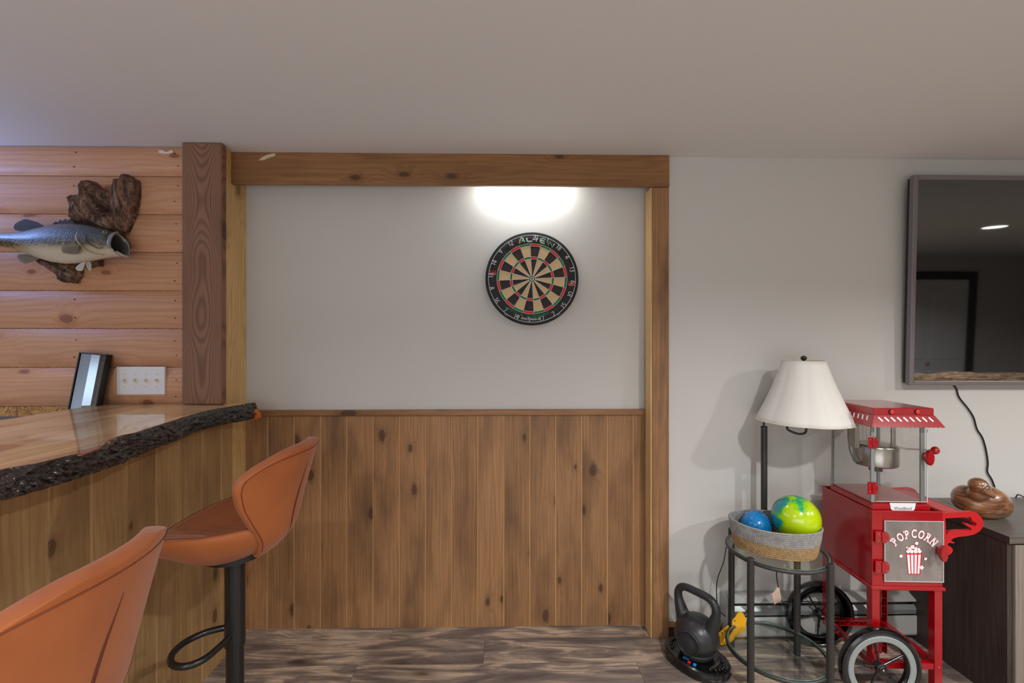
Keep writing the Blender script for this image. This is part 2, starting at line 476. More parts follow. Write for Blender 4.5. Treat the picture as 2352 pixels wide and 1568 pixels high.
def leather_mat():
    t = NT('tan_leather'); v = t.coords(False)
    n = t.noise(v, 5, 3)
    c = t.mix(t.ramp(n, [(0.35, (0, 0, 0)), (0.7, (1, 1, 1))]), srgb(174, 96, 42), srgb(154, 80, 32))
    t.base(c); t.set(Roughness=0.6); t.p.inputs['Sheen Weight'].default_value = 0.15
    vo = t.new('ShaderNodeTexVoronoi'); t.l(v, vo.inputs['Vector']); vo.inputs['Scale'].default_value = 420
    wr = t.noise(t.vmath('MULTIPLY', v, (2, 2, 9)), 4, 3, 0.5, 1.0)
    t.bump(t.math('ADD', t.math('MULTIPLY', vo.outputs['Distance'], 0.12), t.math('MULTIPLY', wr, 0.5)), 0.3, 0.003)
    return t.m
M['leather'] = leather_mat()
M['leather_seam'] = plain('leather_seam', (120, 54, 20), 0.6)
M['leather_crease'] = plain('leather_crease', (92, 38, 16), 0.7)
M['black_metal'] = plain('black_metal', (24, 24, 25), 0.32, 0.0, coat=0.2)
M['dark_metal'] = plain('dark_grey_metal', (58, 56, 54), 0.42, 0.3)
M['red'] = plain('red_plastic', (154, 4, 17), 0.2, coat=0.6)
M['red2'] = plain('red_plastic_bracket', (184, 22, 30), 0.35)
M['white'] = plain('white_plastic', (225, 225, 228), 0.4)
M['cream'] = plain('cream', (222, 212, 196), 0.6)
M['steel'] = plain('brushed_steel', (190, 184, 174), 0.25, 1.0)
M['alu'] = plain('grey_strip', (150, 156, 154), 0.4, 0.5)
M['black'] = plain('black_plastic', (22, 22, 24), 0.38)
M['rubber'] = plain('dark_vinyl', (44, 44, 47), 0.34, bump=0.15, bscale=260)
M['tyre'] = plain('black_tyre', (16, 16, 18), 0.2, coat=0.4)
M['grey_ring'] = plain('grey_wheel_band', (140, 146, 144), 0.5)
M['glass'] = glass('table_glass', (0.95, 0.975, 0.965), 1.3)
M['glass_edge'] = plain('glass_edge', (84, 112, 102), 0.2)
M['acrylic'] = glass('case_acrylic', (0.95, 0.95, 0.945), 1.2, haze=0.03)
M['acrylic_door'] = glass('hazed_door_acrylic', (0.85, 0.84, 0.83), 1.4, haze=0.35, hazec=(0.42, 0.38, 0.35), rough=0.1)  # grey-brown haze puts the reflection on the clear door into its colour
M['acrylic_edge'] = plain('acrylic_edge', (196, 194, 194), 0.3)
M['red_tint'] = M['red']

# ================================================================ THE ROOM
def struct(o, kind='structure'):
    o['kind'] = kind; return o
X0, X1, YF = -4.6, 6.6, -1.45
YW = 2.275      # recessed dartboard wall
YR = 2.178      # wall behind lamp and television
YP = 2.078      # log siding front

# floor: base plus every plank
fl = struct(MB().box((X0, YF, -0.04), (X1, YW, -0.012)).build('floor', M['floor_base']))
PW = 0.168; PL = 1.22
pm = MB().box((0.0006, 0.0006, -0.012), (PL - 0.0006, PW - 0.0006, 0)).mesh('plank')
pm.materials.append(M['floor'])
def joint_x(px, py): return atz(px, py, 0).x
rows = {0: joint_x(900, 1455), 1: joint_x(1112, 1490), 2: joint_x(820, 1530), 3: None}
random.seed(4)
k = 0
y = atz(1112, 1466, 0).y
row = 0
ytop = y
def plank_row(y0, w_, off):
    x = off - PL * 6
    while x < X1:
        if x + PL > X0:
            xa = max(x, X0); xb = min(x + PL, X1)
            if xb - xa > 0.02:
                if abs((xb - xa) - PL) < 1e-6 and abs(w_ - PW) < 1e-6:
                    o = link('plank', pm, None, fl, (xa, y0, 0))
                else:
                    o = MB().box((0.0006, 0.0006, -0.012), (xb - xa - 0.0006, w_ - 0.0006, 0)).build('plank', M['floor'], fl, loc=(xa, y0, 0))
        x += PL
# joint positions seen in the photograph, one per row
plank_row(ytop, YW - ytop - 0.002, rows[0])
plank_row(ytop - PW, PW, rows[1])
plank_row(ytop - 2 * PW, PW, rows[2] + PL if rows[2] < -1 else rows[2])
for i in range(3, 23):
    y0 = ytop - i * PW
    if y0 < YF: break
    plank_row(y0, PW, random.uniform(-0.6, 0.6))

struct(MB().box((X0, YF, ZC), (X1, YW + 0.1, ZC + 0.05)).build('ceiling', M['ceil']))
wb = struct(MB().box((-1.40, YW, 0), (0.80, YW + 0.08, ZC)).build('wall_back', M['wall']))
wr = struct(MB().box((0.786, YR, 0), (X1, YR + 0.15, ZC)).build('wall_back_right', M['wall']))
wl = struct(MB().box((X0, YP + 0.0265, 0), (-1.425, YP + 0.15, ZC)).build('wall_back_left', M['osb']))
struct(MB().box((X0 - 0.05, YF, 0), (X0, YW, ZC)).build('wall_left', M['wall']))
struct(MB().box((X1, YF, 0), (X1 + 0.05, YW, ZC)).build('wall_right', M['wall']))
wf = struct(MB().box((X0, YF - 0.05, 0), (X1, YF, ZC)).build('wall_front', M['wall']))

# wainscot boards on the back wall, each chamfered, with its bare tongue showing in the joint
edges = [-1.266] + [-1.1595 + 0.1288 * i for i in range(15)] + [0.699]
ZB = 1.047
def vboard(w_, h, t=0.012, c=0.004):
    # profile across the board (x, y) facing -y
    return [(0.0038, 0), (w_ - 0.0002, 0), (w_ - 0.0002, -t + c), (w_ - 0.0035, -t), (0.0038 + c * 0.7, -t), (0.0038, -t + c * 0.7)]
for a, b in zip(edges, edges[1:]):
    p = [(x, y_, 0.0) for x, y_ in vboard(b - a, ZB)]
    MB().prism(p, (0, 0, ZB)).build('wainscot_board', M['brown_wood'], wb, loc=(a, YW, 0))
MB().box((-1.268, YW - 0.0095, 0), (0.70, YW - 0.001, ZB)).build('wainscot_backing', M['tongue'], wb)
struct(MB().box((-1.268, YW - 0.028, ZB), (0.70, YW + 0.005, 1.073)).build('trim_1', M['brown_wood_x'], bevel=0.003))

# log siding boards
sid_px = [318, 401, 489, 577, 666, 754, 844, 934]
zs = [min(ZC - 0.001, aty(200, q, YP).z) for q in sid_px]
zs[0] = ZC - 0.001
def siding(zt, zb):
    h = zt - zb; n = 14; pts = []
    for i in range(n + 1):
        f = i / n
        pts.append((0, 0.020 - 0.020 * (1 - abs(2 * f - 1) ** 2.6), zb + 0.0018 + (h - 0.0036) * f))
    pts += [(0, 0.026, zt - 0.0018), (0, 0.026, zb + 0.0018)]
    return pts
for i, (a, b) in enumerate(zip(zs, zs[1:])):
    h = a - b
    if i == 6:   # the last board is cut around the switch plate
        pl = aty(262, 842, YP); pr = aty(382, 842, YP)
    MB().prism([(0, y_, z - b) for _, y_, z in siding(a, b)], (-1.4265 - X0, 0, 0)).build('siding_board', M['siding'], wl, loc=(X0, YP, b), smooth=30)
# nail heads in the siding
nm = MB()
for (za, zb) in zip(zs, zs[1:]):
    for px in (172, 405):
        for f in (0.28, 0.72):
            q = aty(px + random.uniform(-5, 5), 500, YP)
            z = zb + (za - zb) * (f + random.uniform(-0.04, 0.04))
            nm.cyl((q.x, YP + 0.004, z), (q.x, YP - 0.0012, z), 0.0024, seg=8)
o = nm.build('nail_heads', plain('nail_brown', (58, 34, 24), 0.6), wl); o['kind'] = 'stuff'
# pale filler smear near the top right of the siding
q = [aty(a, b, YP - 0.001) for a, b in ((364, 346), (370, 344), (382, 349), (396, 344), (397, 350), (385, 353), (370, 352), (364, 350))]
MB().prism(q, (0, 0.003, 0)).build('filler_smear', plain('filler', (222, 206, 196), 0.6), wl)

# baseboard right of the post
xb0 = 0.786; xb1 = aty(1668, 1450, YR).x
bb = struct(MB().box((xb0, YR - 0.014, 0), (xb1, YR, 0.062)).build('baseboard_right', wood('dark_baseboard', srgb(92, 62, 44), srgb(44, 28, 20), srgb(30, 18, 12), 'x', rand=False), bevel=0.002))
MB().box((xb0, YR - 0.018, 0.05), (xb1, YR - 0.0005, 0.068)).build('cap_moulding', M['brown_wood_x'], bb, bevel=0.003)

# front wall of the room (behind the camera): closet door, dark casing
dx0, dx1 = 4.90, 5.84
dr = struct(MB().box((dx0, YF, 0), (dx1, YF + 0.02, 2.0)).build('door_1', M['white']))
pan = MB()
for a, b in ((dx0 + 0.06, dx0 + 0.4), (dx0 + 0.48, dx1 - 0.06)):
    for za, zb in ((0.2, 0.85), (1.0, 1.85)):
        pan.box((a, YF + 0.015, za), (b, YF + 0.028, zb))
pan.build('door_panel', M['white'], dr, bevel=0.006)
MB().sphere((dx0 + 0.44, YF + 0.04, 0.95), 0.018).build('door_knob', M['steel'], dr, smooth=True)
tr = MB().box((dx0 - 0.1, YF, 0), (dx0, YF + 0.035, 2.1)).box((dx1, YF, 0), (dx1 + 0.1, YF + 0.035, 2.1)).box((dx0, YF, 2.0), (dx1, YF + 0.035, 2.1))
struct(tr.build('trim_2', plain('dark_casing', (34, 24, 20), 0.5)))
fill_frame = struct(MB().box((-2.2, YF, 0.4), (1.4, YF + 0.02, 0.44)).box((-2.2, YF, 1.9), (1.4, YF + 0.02, 1.94)).box((-2.2, YF, 0.44), (-2.16, YF + 0.02, 1.9)).box((1.36, YF, 0.44), (1.4, YF + 0.02, 1.9)).build('fill_frame_1', M['white']))  # white frame added around the fill light, no real window

# recessed ceiling lights
def emis(name, c, s):
    t = NT(name); t.p.inputs['Emission Color'].default_value = (*c, 1); t.p.inputs['Emission Strength'].default_value = s; return t.m
lamp_face = emis('lamp_lens', (1.0, 0.95, 0.88), 9.0)
places = ['over the bar side', 'behind the bar stools', 'in front of the lamp', 'in front of the television', 'nearest the closet door']
for (x, y_, p), wd in zip(CANS, places):
    t_ = wthing('recessed_light', 'round white recessed ceiling light ' + wd, 'ceiling light', (x, y_, ZC))
    MB().lathe([(0.078, ZC - 0.0005), (0.095, ZC - 0.0005), (0.095, ZC - 0.004), (0.078, ZC - 0.006)], (x, y_, 0), cap=False).build('trim_ring', M['white'], t_, smooth=40)
    MB().cyl((x, y_, ZC - 0.001), (x, y_, ZC - 0.004), 0.078, seg=32).build('lens', lamp_face, t_)

# ================================================================ BEAM, POSTS, RETURN
BZ = aty(1000, 425, 2.150).z
bm_ = wthing('ceiling_beam', 'long stained pine beam board under the ceiling above the dartboard wall', 'beam', (-0.24, 2.16, BZ))
MB().box((-1.2675, 2.150, BZ), (0.784, 2.169, ZC - 0.0005)).build('beam_board', M['brown_wood_x'], bm_, bevel=0.0015)
pts = [aty(a, b, 2.1497) for a, b in ((594, 369), (600, 362), (612, 356), (628, 352), (633, 353), (631, 358), (618, 362), (607, 367), (598, 368))]
MB().prism(pts, (0, 0.003, 0)).build('gouge', plain('bare_split_wood', (206, 190, 164), 0.7), bm_)
po = wthing('right_post', 'stained pine post at the right end of the dartboard wall', 'post', (0.742, 2.2, 0))
po.name = 'wooden_post'; WORLD_INV['wooden_post'] = WORLD_INV['right_post']
MB().box((0.705, 2.160, 0), (0.7855, YW, BZ - 0.0005)).build('post_face', M['brown_wood'], po, bevel=0.002)
MB().box((0.6995, 2.163, 0), (0.7045, YW - 0.029, BZ - 0.0005)).build('side_strip', M['pale_wood'], po)
# left post: tall fir-wrapped post standing on the slab
pz = 1.1305
lp_ = wthing('fir_post', 'tall dark fir post with strong grain standing on the bar top', 'post', (-1.337, 2.1, pz))
MB().box((-1.4245, 2.046, pz), (-1.250, 2.088, ZC - 0.0005)).build('post_face', M['fir'], lp_, bevel=0.008, seg=3)
rt = wthing('side_jamb', 'pale pine jamb board lining the left side of the dartboard wall', 'jamb', (-1.35, 2.2, 0))
MB().box((-1.424, 2.0885, 0), (-1.2682, YW, ZC - 0.0005)).build('jamb_board', M['pale_wood'], rt, bevel=0.002)

# light bar in the hollow behind the beam
lb = wthing('light_bar', 'slim light bar fixed behind the beam above the dartboard', 'light', (0.105, 2.18, 2.2))
MB().box((-0.10, 2.1695, 2.185), (0.36, 2.178, 2.225)).build('housing', M['white'], lb, bevel=0.002)
for i in range(6):
    MB().cyl((-0.052 + 0.074 * i, 2.178, 2.205), (-0.052 + 0.074 * i, 2.1795, 2.205), 0.012, seg=16).build('lens', lamp_face, lb)
for i in range(6):
    l = bpy.data.lights.new('bar_spot', 'SPOT'); l.energy = 0.085; l.spot_size = math.radians(132); l.spot_blend = 0.12
    l.color = (1.0, 0.97, 0.92); l.shadow_soft_size = 0.006
    o = bpy.data.objects.new('bar_spot', l); COL.objects.link(o)
    o.location = (-0.052 + 0.074 * i, 2.188, 2.205); o.rotation_euler = (math.radians(90), 0, 0)
area('bar_glow', (0.105, 2.186, 2.19), (25, 0, 0), 0.40, 1.9, (0.95, 1.0, 1.0), size_y=0.02, shape='RECTANGLE')

# ================================================================ BAR
XB = -1.248
bar = wthing('bar', 'bar front of upright stained pine boards below the live edge top', 'bar', (-1.4, 1.2, 0))
MB().box((-1.72, 0.12, 0), (XB - 0.0028, 2.044, 1.05)).build('carcass', M['tongue'], bar)
jy = [atx(q, 1200, XB).y for q in (109, 208, 289, 358, 413)]
pit = (jy[-1] - jy[0]) / 4
ys = [2.13]
yy = jy[-1] + pit
lst = []
while yy < 2.10: lst.append(yy); yy += pit
lst = sorted(lst, reverse=True) + sorted(jy, reverse=True)
yy = jy[0] - pit
while yy > 0.15: lst.append(yy); yy -= pit
ys += lst
for a, b in zip(ys, ys[1:]):
    p = [(-y_, x_, 0.0) for x_, y_ in vboard(a - b, 1)]
    MB().prism(p, (0, 0, 1.05)).build('bar_board', M['bar_wood'], bar, loc=(XB - 0.012, b, 0))

TOPZ = 1.129; BOTZ = 1.056
up_px = [(589, 923), (560, 927), (533, 932), (477, 942), (421, 958), (365, 976), (309, 994), (283, 998), (262, 1006), (250, 1013), (238, 1024), (182, 1041), (140, 1050), (84, 1064), (0, 1078)]
lo_px = [(598, 959), (561, 966), (505, 977), (460, 989), (421, 1004), (393, 1017), (351, 1031), (303, 1053), (281, 1064), (238, 1077), (196, 1094), (140, 1111), (84, 1128), (34, 1143), (0, 1150)]
U = sorted([(p.y, p.x) for p in (atz(a, b, TOPZ) for a, b in up_px)])
Lw = sorted([(p.y, p.x) for p in (atz(a, b, BOTZ) for a, b in lo_px)])
U = [(0.25, -1.19), (0.6, -1.20)] + U
Lw = [(0.25, -1.17), (0.6, -1.18)] + Lw
def lin(x, t):
    if x <= t[0][0]: return t[0][1]
    for (a, b), (c, d) in zip(t, t[1:]):
        if x <= c: return b + (d - b) * (x - a) / max(c - a, 1e-6)
    return t[-1][1]
YE = 2.132
top = wthing('countertop', 'glossy live edge pine slab bar top with dark bark edge', 'counter', (-1.5, 1.2, BOTZ))
N = 620; ysl = [0.25 + (YE - 0.25) * i / N for i in range(N + 1)]
m = MB(); bmx = m.bm
tv, bv, tb, bb_ = [], [], [], []
for y_ in ysl[::4]:
    xf = lin(y_, U) - 0.004; xb_ = -1.80 if y_ < 2.04 else -1.2665
    if 2.04 <= y_ <= 2.075: xb_ = -1.80
    tv.append(m.bm.verts.new((xf, y_, TOPZ))); tb.append(m.bm.verts.new((xb_, y_, TOPZ)))
    xl = lin(y_, Lw) - 0.01
    bv.append(m.bm.verts.new((xl, y_, BOTZ))); bb_.append(m.bm.verts.new((xb_, y_, BOTZ)))
n = len(tv)
for i in range(n - 1):
    m.bm.faces.new((tv[i], tv[i + 1], tb[i + 1], tb[i])); m.bm.faces.new((bv[i + 1], bv[i], bb_[i], bb_[i + 1]))
    m.bm.faces.new((tb[i], tb[i + 1], bb_[i + 1], bb_[i])); m.bm.faces.new((tv[i + 1], tv[i], bv[i], bv[i + 1]))
m.bm.faces.new((tv[0], tb[0], bb_[0], bv[0])); m.bm.faces.new((tv[-1], bv[-1], bb_[-1], tb[-1]))
m.build('slab', M['slab'], top)
# bark: displaced sheet wrapped over the front edge
m = MB(); R = []
V = 26
for y_ in ysl:
    ring = []
    a = Vector((lin(y_, U), y_, TOPZ)); b = Vector((lin(y_, Lw), y_, BOTZ))
    for j in range(V + 1):
        f = j / V
        p = a.lerp(b, f)
        bulge = 0.014 * math.sin(math.pi * min(1, max(0, f))) ** 0.7
        q = Vector((y_ * 18, f * 3.0, 1.3))
        r1 = 1 - abs(noise.noise(Vector((y_ * 16, f * 5.5 + 2 * noise.noise(Vector((y_ * 5, 3, 1))), 2.0)))) * 2
        r2 = noise.noise(Vector((y_ * 60, f * 14, 5.1)))
        r3 = 1 - abs(noise.noise(Vector((y_ * 40, f * 9, 8.1)))) * 2
        env = math.sin(math.pi * (0.04 + 0.92 * f)) ** 0.5
        r4 = noise.noise(Vector((y_ * 95, f * 7.5, 11.0)))
        d = bulge + env * (0.013 * (r1 - 0.55) + 0.006 * r2 + 0.011 * (r3 - 0.5) + 0.008 * r4)
        ring.append(p + Vector((d, 0, -0.35 * env * d + (0.003 * r2 if f > 0.9 else 0))))
    ring.append(Vector((b.x - 0.03, y_, BOTZ + 0.002))); ring.insert(0, Vector((a.x - 0.004, y_, TOPZ - 0.0012)))
    R.append(ring)
m.rings(R, closed=False)
m.build('bark_edge', M['bark'], top, smooth=True)
pe = [(lin(YE, Lw) - 0.002, YE - 0.02, BOTZ)]
c1 = aty(583, 955, 2.115)
pts = [aty(a, b, YE - 0.012) for a, b in ((569, 964), (567, 955), (570, 946), (577, 942), (586, 938), (594, 946), (598, 957), (590, 961))]
MB().prism([p + Vector((0.012, -0.012, 0)) for p in pts], (-0.01, 0.02, 0)).build('cut_knot', wood('cut_knot', srgb(214, 120, 50), srgb(150, 66, 26), srgb(120, 50, 20), 'x', ring=80, rand=False, contrast=0.6), top, bevel=0.002)
# torn patch of bare orange wood on the bark rim
pts = [atz(a, b, TOPZ) for a, b in ((182, 1044), (200, 1034), (222, 1026), (238, 1022), (236, 1027), (214, 1036), (190, 1045))]
MB().prism([p + Vector((-0.005, 0, 0.0006)) for p in pts], (0, 0, -0.003)).build('bare_patch', plain('bare_orange', (178, 96, 40), 0.25, coat=1), top)

# OSB strip is the wall's own core; stone ledge below it behind the counter
sl = wthing('stone_ledge', 'grey split stone ledge behind the bar top', 'stone ledge', (-2.3, 2.05, 0))
M['slate'] = plain('slate', (96, 100, 108), 0.6, bump=0.8, bscale=40)
xs = [-4.5, -3.9, -3.3, -2.75, aty(42, 957, 2.0).x, -1.83]
for a, b in zip(xs, xs[1:]):
    m = MB(); z1 = 1.075 + random.uniform(-0.003, 0.003)
    m.box((a + 0.001, 1.985 + random.uniform(0, 0.006), 1.02), (b - 0.001, 2.096, z1)); m.build('stone', M['slate'], sl, bevel=0.005)
MB().box((-4.5, 2.0, 0), (-1.83, 2.096, 1.019)).build('ledge_base', M['slate'], sl)

# switch plate with four toggles
sw = wthing('switch_plate', 'white four gang light switch plate on the log siding', 'light switch', (-1.7, YP, 1.26))
a = aty(268, 842, YP - 0.004); b = aty(379, 906, YP - 0.004)
MB().box((a.x, YP - 0.006, b.z), (b.x, YP + 0.006, a.z)).build('plate', M['white'], sw, bevel=0.003)
cut = [aty(262, 850, YP - 0.001), aty(268, 842, YP - 0.001), aty(268, 906, YP - 0.001), aty(379, 906, YP - 0.001), aty(379, 909, YP - 0.001), aty(260, 909, YP - 0.001), aty(259, 880, YP - 0.001)]
MB().prism(cut, (0, 0.004, 0)).build('cut_edge', plain('fresh_cut', (206, 160, 116), 0.6), sw)
for i in range(4):
    cx = a.x + (b.x - a.x) * (0.17 + 0.222 * i); cz = (a.z + b.z) / 2
    t_ = MB().box((cx - 0.005, YP - 0.007, cz - 0.012), (cx + 0.005, YP - 0.002, cz + 0.012)).build('toggle_slot', M['cream'], sw)
    MB().box((cx - 0.0035, YP - 0.02, cz - 0.001), (cx + 0.0035, YP - 0.005, cz + 0.007), Matrix.Identity(4)).build('toggle', M['cream'], t_, bevel=0.001)
    for dz in (-0.028, 0.028):
        MB().cyl((cx, YP - 0.0075, cz + dz), (cx, YP - 0.005, cz + dz), 0.002, seg=8).build('screw', M['steel'], sw)

# black tray with mirrored channel
bt = wthing('metal_channel_tray', 'black framed tray with shiny metal channels leaning behind the bar', 'tray', (-1.85, 2.02, 1.08))
A = aty(150, 962, 2.008); B = aty(226, 957, 2.008); C_ = aty(181, 808, 2.042)
ex = (B - A).normalized(); wid = (B - A).length * 0.94
ez = (C_ - A); hh = ez.length; ez.normalize(); ex = (ex - ez * ex.dot(ez)).normalized(); ey = ez.cross(ex).normalized()
Mt = Matrix.Translation(A) @ Matrix((ex, ey, ez)).transposed().to_4x4()
wid *= 0.92
m = MB(); tk = 0.006; dp = 0.032
for lo, hi in (((0, 0, 0), (tk, dp, hh)), ((wid - tk, 0, 0), (wid, dp, hh)), ((tk, 0, hh - tk), (wid - tk, dp, hh)), ((tk, 0, 0), (wid - tk, dp, tk)), ((tk, dp - 0.004, tk), (wid - tk, dp, hh - tk))):
    m.box(lo, hi, Mt)
m.build('frame', M['black'], bt, bevel=0.001)
mir = plain('mirror_metal', (150, 166, 184), 0.12, 1.0)
w3 = (wid - 2 * tk)
def strip(x0, y0, x1, y1, mat, nm_):
    m = MB()
    v = [m.bm.verts.new(Mt @ Vector(p)) for p in ((x0, y0, tk), (x1, y1, tk), (x1, y1, hh - tk), (x0, y0, hh - tk))]
    m.bm.faces.new(v); o = m.build(nm_, mat, bt, solid=0.002); return o
strip(tk, 0.008, tk + w3 * 0.42, 0.025, plain('satin_metal', (138, 150, 166), 0.3, 0.9), 'left_channel')
strip(tk + w3 * 0.42, 0.006, tk + w3 * 0.62, 0.025, mir, 'middle_channel')
strip(tk + w3 * 0.62, 0.025, tk + w3, 0.010, plain('scratched_metal', (150, 140, 124), 0.2, 0.9, bump=0.9, bscale=30), 'right_channel')

# unseen cabinet at the far left, added to carry the cool strip light
wc = wthing('added_cabinet', 'added brown cabinet out of view, carrying the cool strip light', 'cabinet', (-3.3, 1.9, 1.45))
MB().box((-3.9, 1.72, 1.45), (-2.72, 2.05, 1.90)).build('body', M['brown_wood_x'], wc, bevel=0.003)
for a in (-3.895, -3.305):
    MB().box((a, 1.70, 1.455), (a + 0.58, 1.7195, 1.895)).build('door', M['brown_wood_x'], wc, bevel=0.003)
MB().box((-3.8, 1.575, 1.905), (-2.8, 1.625, 1.925)).build('light_strip', M['white'], wc)
MB().box((-3.8, 1.60, 1.9), (-2.8, 2.0, 1.9045)).build('top_board', M['brown_wood_x'], wc)

# ================================================================ BAR STOOLS
def stool(name, label, cx, cy, rz):
    """local frame: the stool faces -x, column on the origin"""
    t = thing(name, label, 'bar stool', (cx, cy, 0), rz, 'tan leather bar stools at the bar')
    # backrest: curved shell with a leaf outline
    HW = [(0.0, 0.085), (0.12, 0.115), (0.35, 0.165), (0.55, 0.205), (0.74, 0.226), (0.84, 0.214), (0.92, 0.168), (0.97, 0.115), (1.0, 0.06)]
    def hl(f):
        f = max(0.0, min(1.0, f))
        for (a0, b0), (a1, b1) in zip(HW, HW[1:]):
            if f <= a1: return b0 + (b1 - b0) * (f - a0) / (a1 - a0)
        return HW[-1][1]
    def halfw(f): return sum(hl(f + d) for d in (-0.05, -0.025, 0, 0.025, 0.05)) / 5 if 0.05 < f < 0.95 else hl(f)
    def mid(s_, f):
        z = 0.752 + 0.335 * f
        y = halfw(f) * s_
        lean = 0.150 + 0.075 * f + 0.01 * f * f
        x = lean - 2.0 * y * y
        # lower part tucks under the seat
        x -= 0.04 * (1 - min(1, f / 0.22)) ** 2
        return Vector((x, y, z))
    m = MB(); NS, NT_ = 22, 26
    vs = [[m.bm.verts.new(mid(-1 + 2 * i / NS, j / NT_)) for i in range(NS + 1)] for j in range(NT_ + 1)]
    for j in range(NT_):
        for i in range(NS): m.bm.faces.new((vs[j][i], vs[j][i + 1], vs[j + 1][i + 1], vs[j + 1][i]))
    me = m.mesh('backrest', True)
    b = link('backrest', me, M['leather'], t)
    md = b.modifiers.new('solid', 'SOLIDIFY'); md.thickness = 0.034; md.offset = 0; md.use_even_offset = True
    md = b.modifiers.new('sub', 'SUBSURF'); md.levels = 2; md.render_levels = 2
    def nrm(s_, f):
        e = 0.01
        a = mid(min(1, s_ + e), f) - mid(s_ - e, f); c = mid(s_, min(1, f + e)) - mid(s_, f - e)
        n_ = a.cross(c).normalized()
        return n_ if n_.x > 0 else -n_
    def surf(s_, f, d): return mid(s_, f) + nrm(s_, f) * d
    # stitched rim seam on the outer side, and the crease down its middle
    pts = []
    for i in range(61):
        a_ = -1.0 + 2.0 * i / 60
        f = 0.06 + 0.86 * (1 - abs(a_) ** 3)
        # follow the outline a little inside it
        pts.append(surf(max(-0.90, min(0.90, a_ * (0.90 + 0.10 * abs(a_)))), f, 0.0175))
    def rim(sgn):
        r = [surf(sgn * 0.94, f, 0.0170) for f in [0.10 + 0.05 * k for k in range(14)]]
        for f, s_ in ((0.80, 0.95), (0.85, 0.94), (0.89, 0.92), (0.915, 0.88), (0.93, 0.78), (0.94, 0.6), (0.945, 0.3), (0.947, 0.0)):
            r.append(surf(sgn * s_, f, 0.0176))
        return catmull(r, 3)
    for sgn in (-1, 1):
        MB().tube(rim(sgn), 0.0013, 6).build('rim_seam', M['leather_seam'], t, smooth=True)
        pl = [surf(sgn * a_, f, 0.0165) for f, a_ in ((0.82, 0.03), (0.7, 0.055), (0.6, 0.08), (0.5, 0.10), (0.4, 0.115), (0.3, 0.11), (0.2, 0.08), (0.13, 0.04))]
        rr = catmull(pl, 5); nn = len(rr)
        if sgn < 0: MB().tube(rr, [0.0008 + 0.0030 * math.sin(math.pi * k / (nn - 1)) for k in range(nn)], 6).build('crease', M['leather_crease'], t, smooth=True)
    # seat cushion
    def outline(a):
        c, s_ = math.cos(a), math.sin(a)
        e = 2.5
        r = (abs(c) ** e + abs(s_) ** e) ** (-1 / e)
        return c * r, s_ * r
    NA = 72; R = []
    prof = [(0.02, -0.118), (0.30, -0.116), (0.55, -0.108), (0.75, -0.090), (0.90, -0.058), (0.985, -0.022), (1.0, -0.004), (0.995, 0.006), (0.975, 0.013), (0.95, 0.0145)]
    top_ = [0.93 - 0.93 * k / 26 for k in range(27)]
    def seatz(x, y):
        return 0.822 + 0.055 * (y / 0.2) ** 2 * 0.35 - 0.05 * max(0, (-x - 0.03) / 0.22) ** 2 + 0.02 * max(0, x / 0.15)
    for s_, dz in prof:
        ring = []
        for k in range(NA):
            a = 2 * math.pi * k / NA; u, v = outline(a)
            x = -0.025 + 0.205 * u * s_; y = 0.205 * v * s_ * (1 - 0.10 * max(0, -u))
            ring.append(Vector((x, y, seatz(x, y) * 1 + dz * 0.84 * (1 - 0.35 * max(0, -u)))))
        R.append(ring)
    for s_ in top_:
        ring = []
        for k in range(NA):
            a = 2 * math.pi * k / NA; u, v = outline(a); ss = max(s_, 0.01)
            x = -0.025 + 0.205 * u * ss; y = 0.205 * v * ss * (1 - 0.10 * max(0, -u))
            g = (abs(y) * 1.0 - 0.42 * x) / 0.036
            gr = abs((g % 1.0) - 0.5) * 2       # 1 at the groove
            dz = 0.012 - 0.020 * (1 - ss ** 2) - 0.006 * max(0, gr - 0.70) / 0.30 * (1 if s_ < 0.9 else 0)
            ring.append(Vector((x, y, seatz(x, y) + dz)))
        R.append(ring)
    m = MB().rings(R)
    m.build('seat', M['leather'], t, smooth=True)
    sm = []
    for k in range(NA):
        a = 2 * math.pi * k / NA; u, v = outline(a)
        x = -0.025 + 0.205 * u * 0.955; y = 0.205 * v * 0.955 * (1 - 0.10 * max(0, -u))
        sm.append((x, y, seatz(x, y) + 0.0145))
    MB().tube(sm, 0.0014, 6, closed=True).build('seat_seam', M['leather_seam'], t, smooth=True)
    MB().cyl((0, 0, 0.50), (0, 0, 0.735), 0.030, seg=40).cyl((0, 0, 0.428), (0, 0, 0.50), 0.0303, seg=40).build('upper_column', M['black_metal'], t, smooth=40)
    MB().cyl((0, 0, 0.02), (0, 0, 0.43), 0.0262, seg=40).build('lower_column', M['black_metal'], t, smooth=40)
    MB().lathe([(0.205, 0.0), (0.205, 0.006), (0.19, 0.012), (0.06, 0.026), (0.032, 0.04)], seg=56).build('base', M['black_metal'], t, smooth=40)
    MB().cyl((0, 0, 0.72), (0, 0, 0.74), 0.09, seg=24).build('mounting_plate', M['black_metal'], t, smooth=40)
    fr = [(-0.012, 0.026, 0.468), (-0.05, 0.022, 0.468), (-0.095, 0.0, 0.468), (-0.128, -0.045, 0.468), (-0.130, -0.10, 0.468), (-0.10, -0.145, 0.468), (-0.055, -0.155, 0.468), (-0.02, -0.125, 0.468), (-0.006, -0.06, 0.468), (-0.004, -0.025, 0.468)]
    c_, s_ = math.cos(-rz), math.sin(-rz)
    MB().tube(catmull(fr, 6), 0.0098, 14).build('footrest', M['black_metal'], t, smooth=True)
    return t
stool('bar_stool', 'tan leather bar stool with its whole black column and footrest in view', -0.872, 1.5, math.radians(2))
stool('bar_stool', 'tan leather bar stool nearest the camera, only its backrest in view', -0.822, 0.705, math.radians(5))

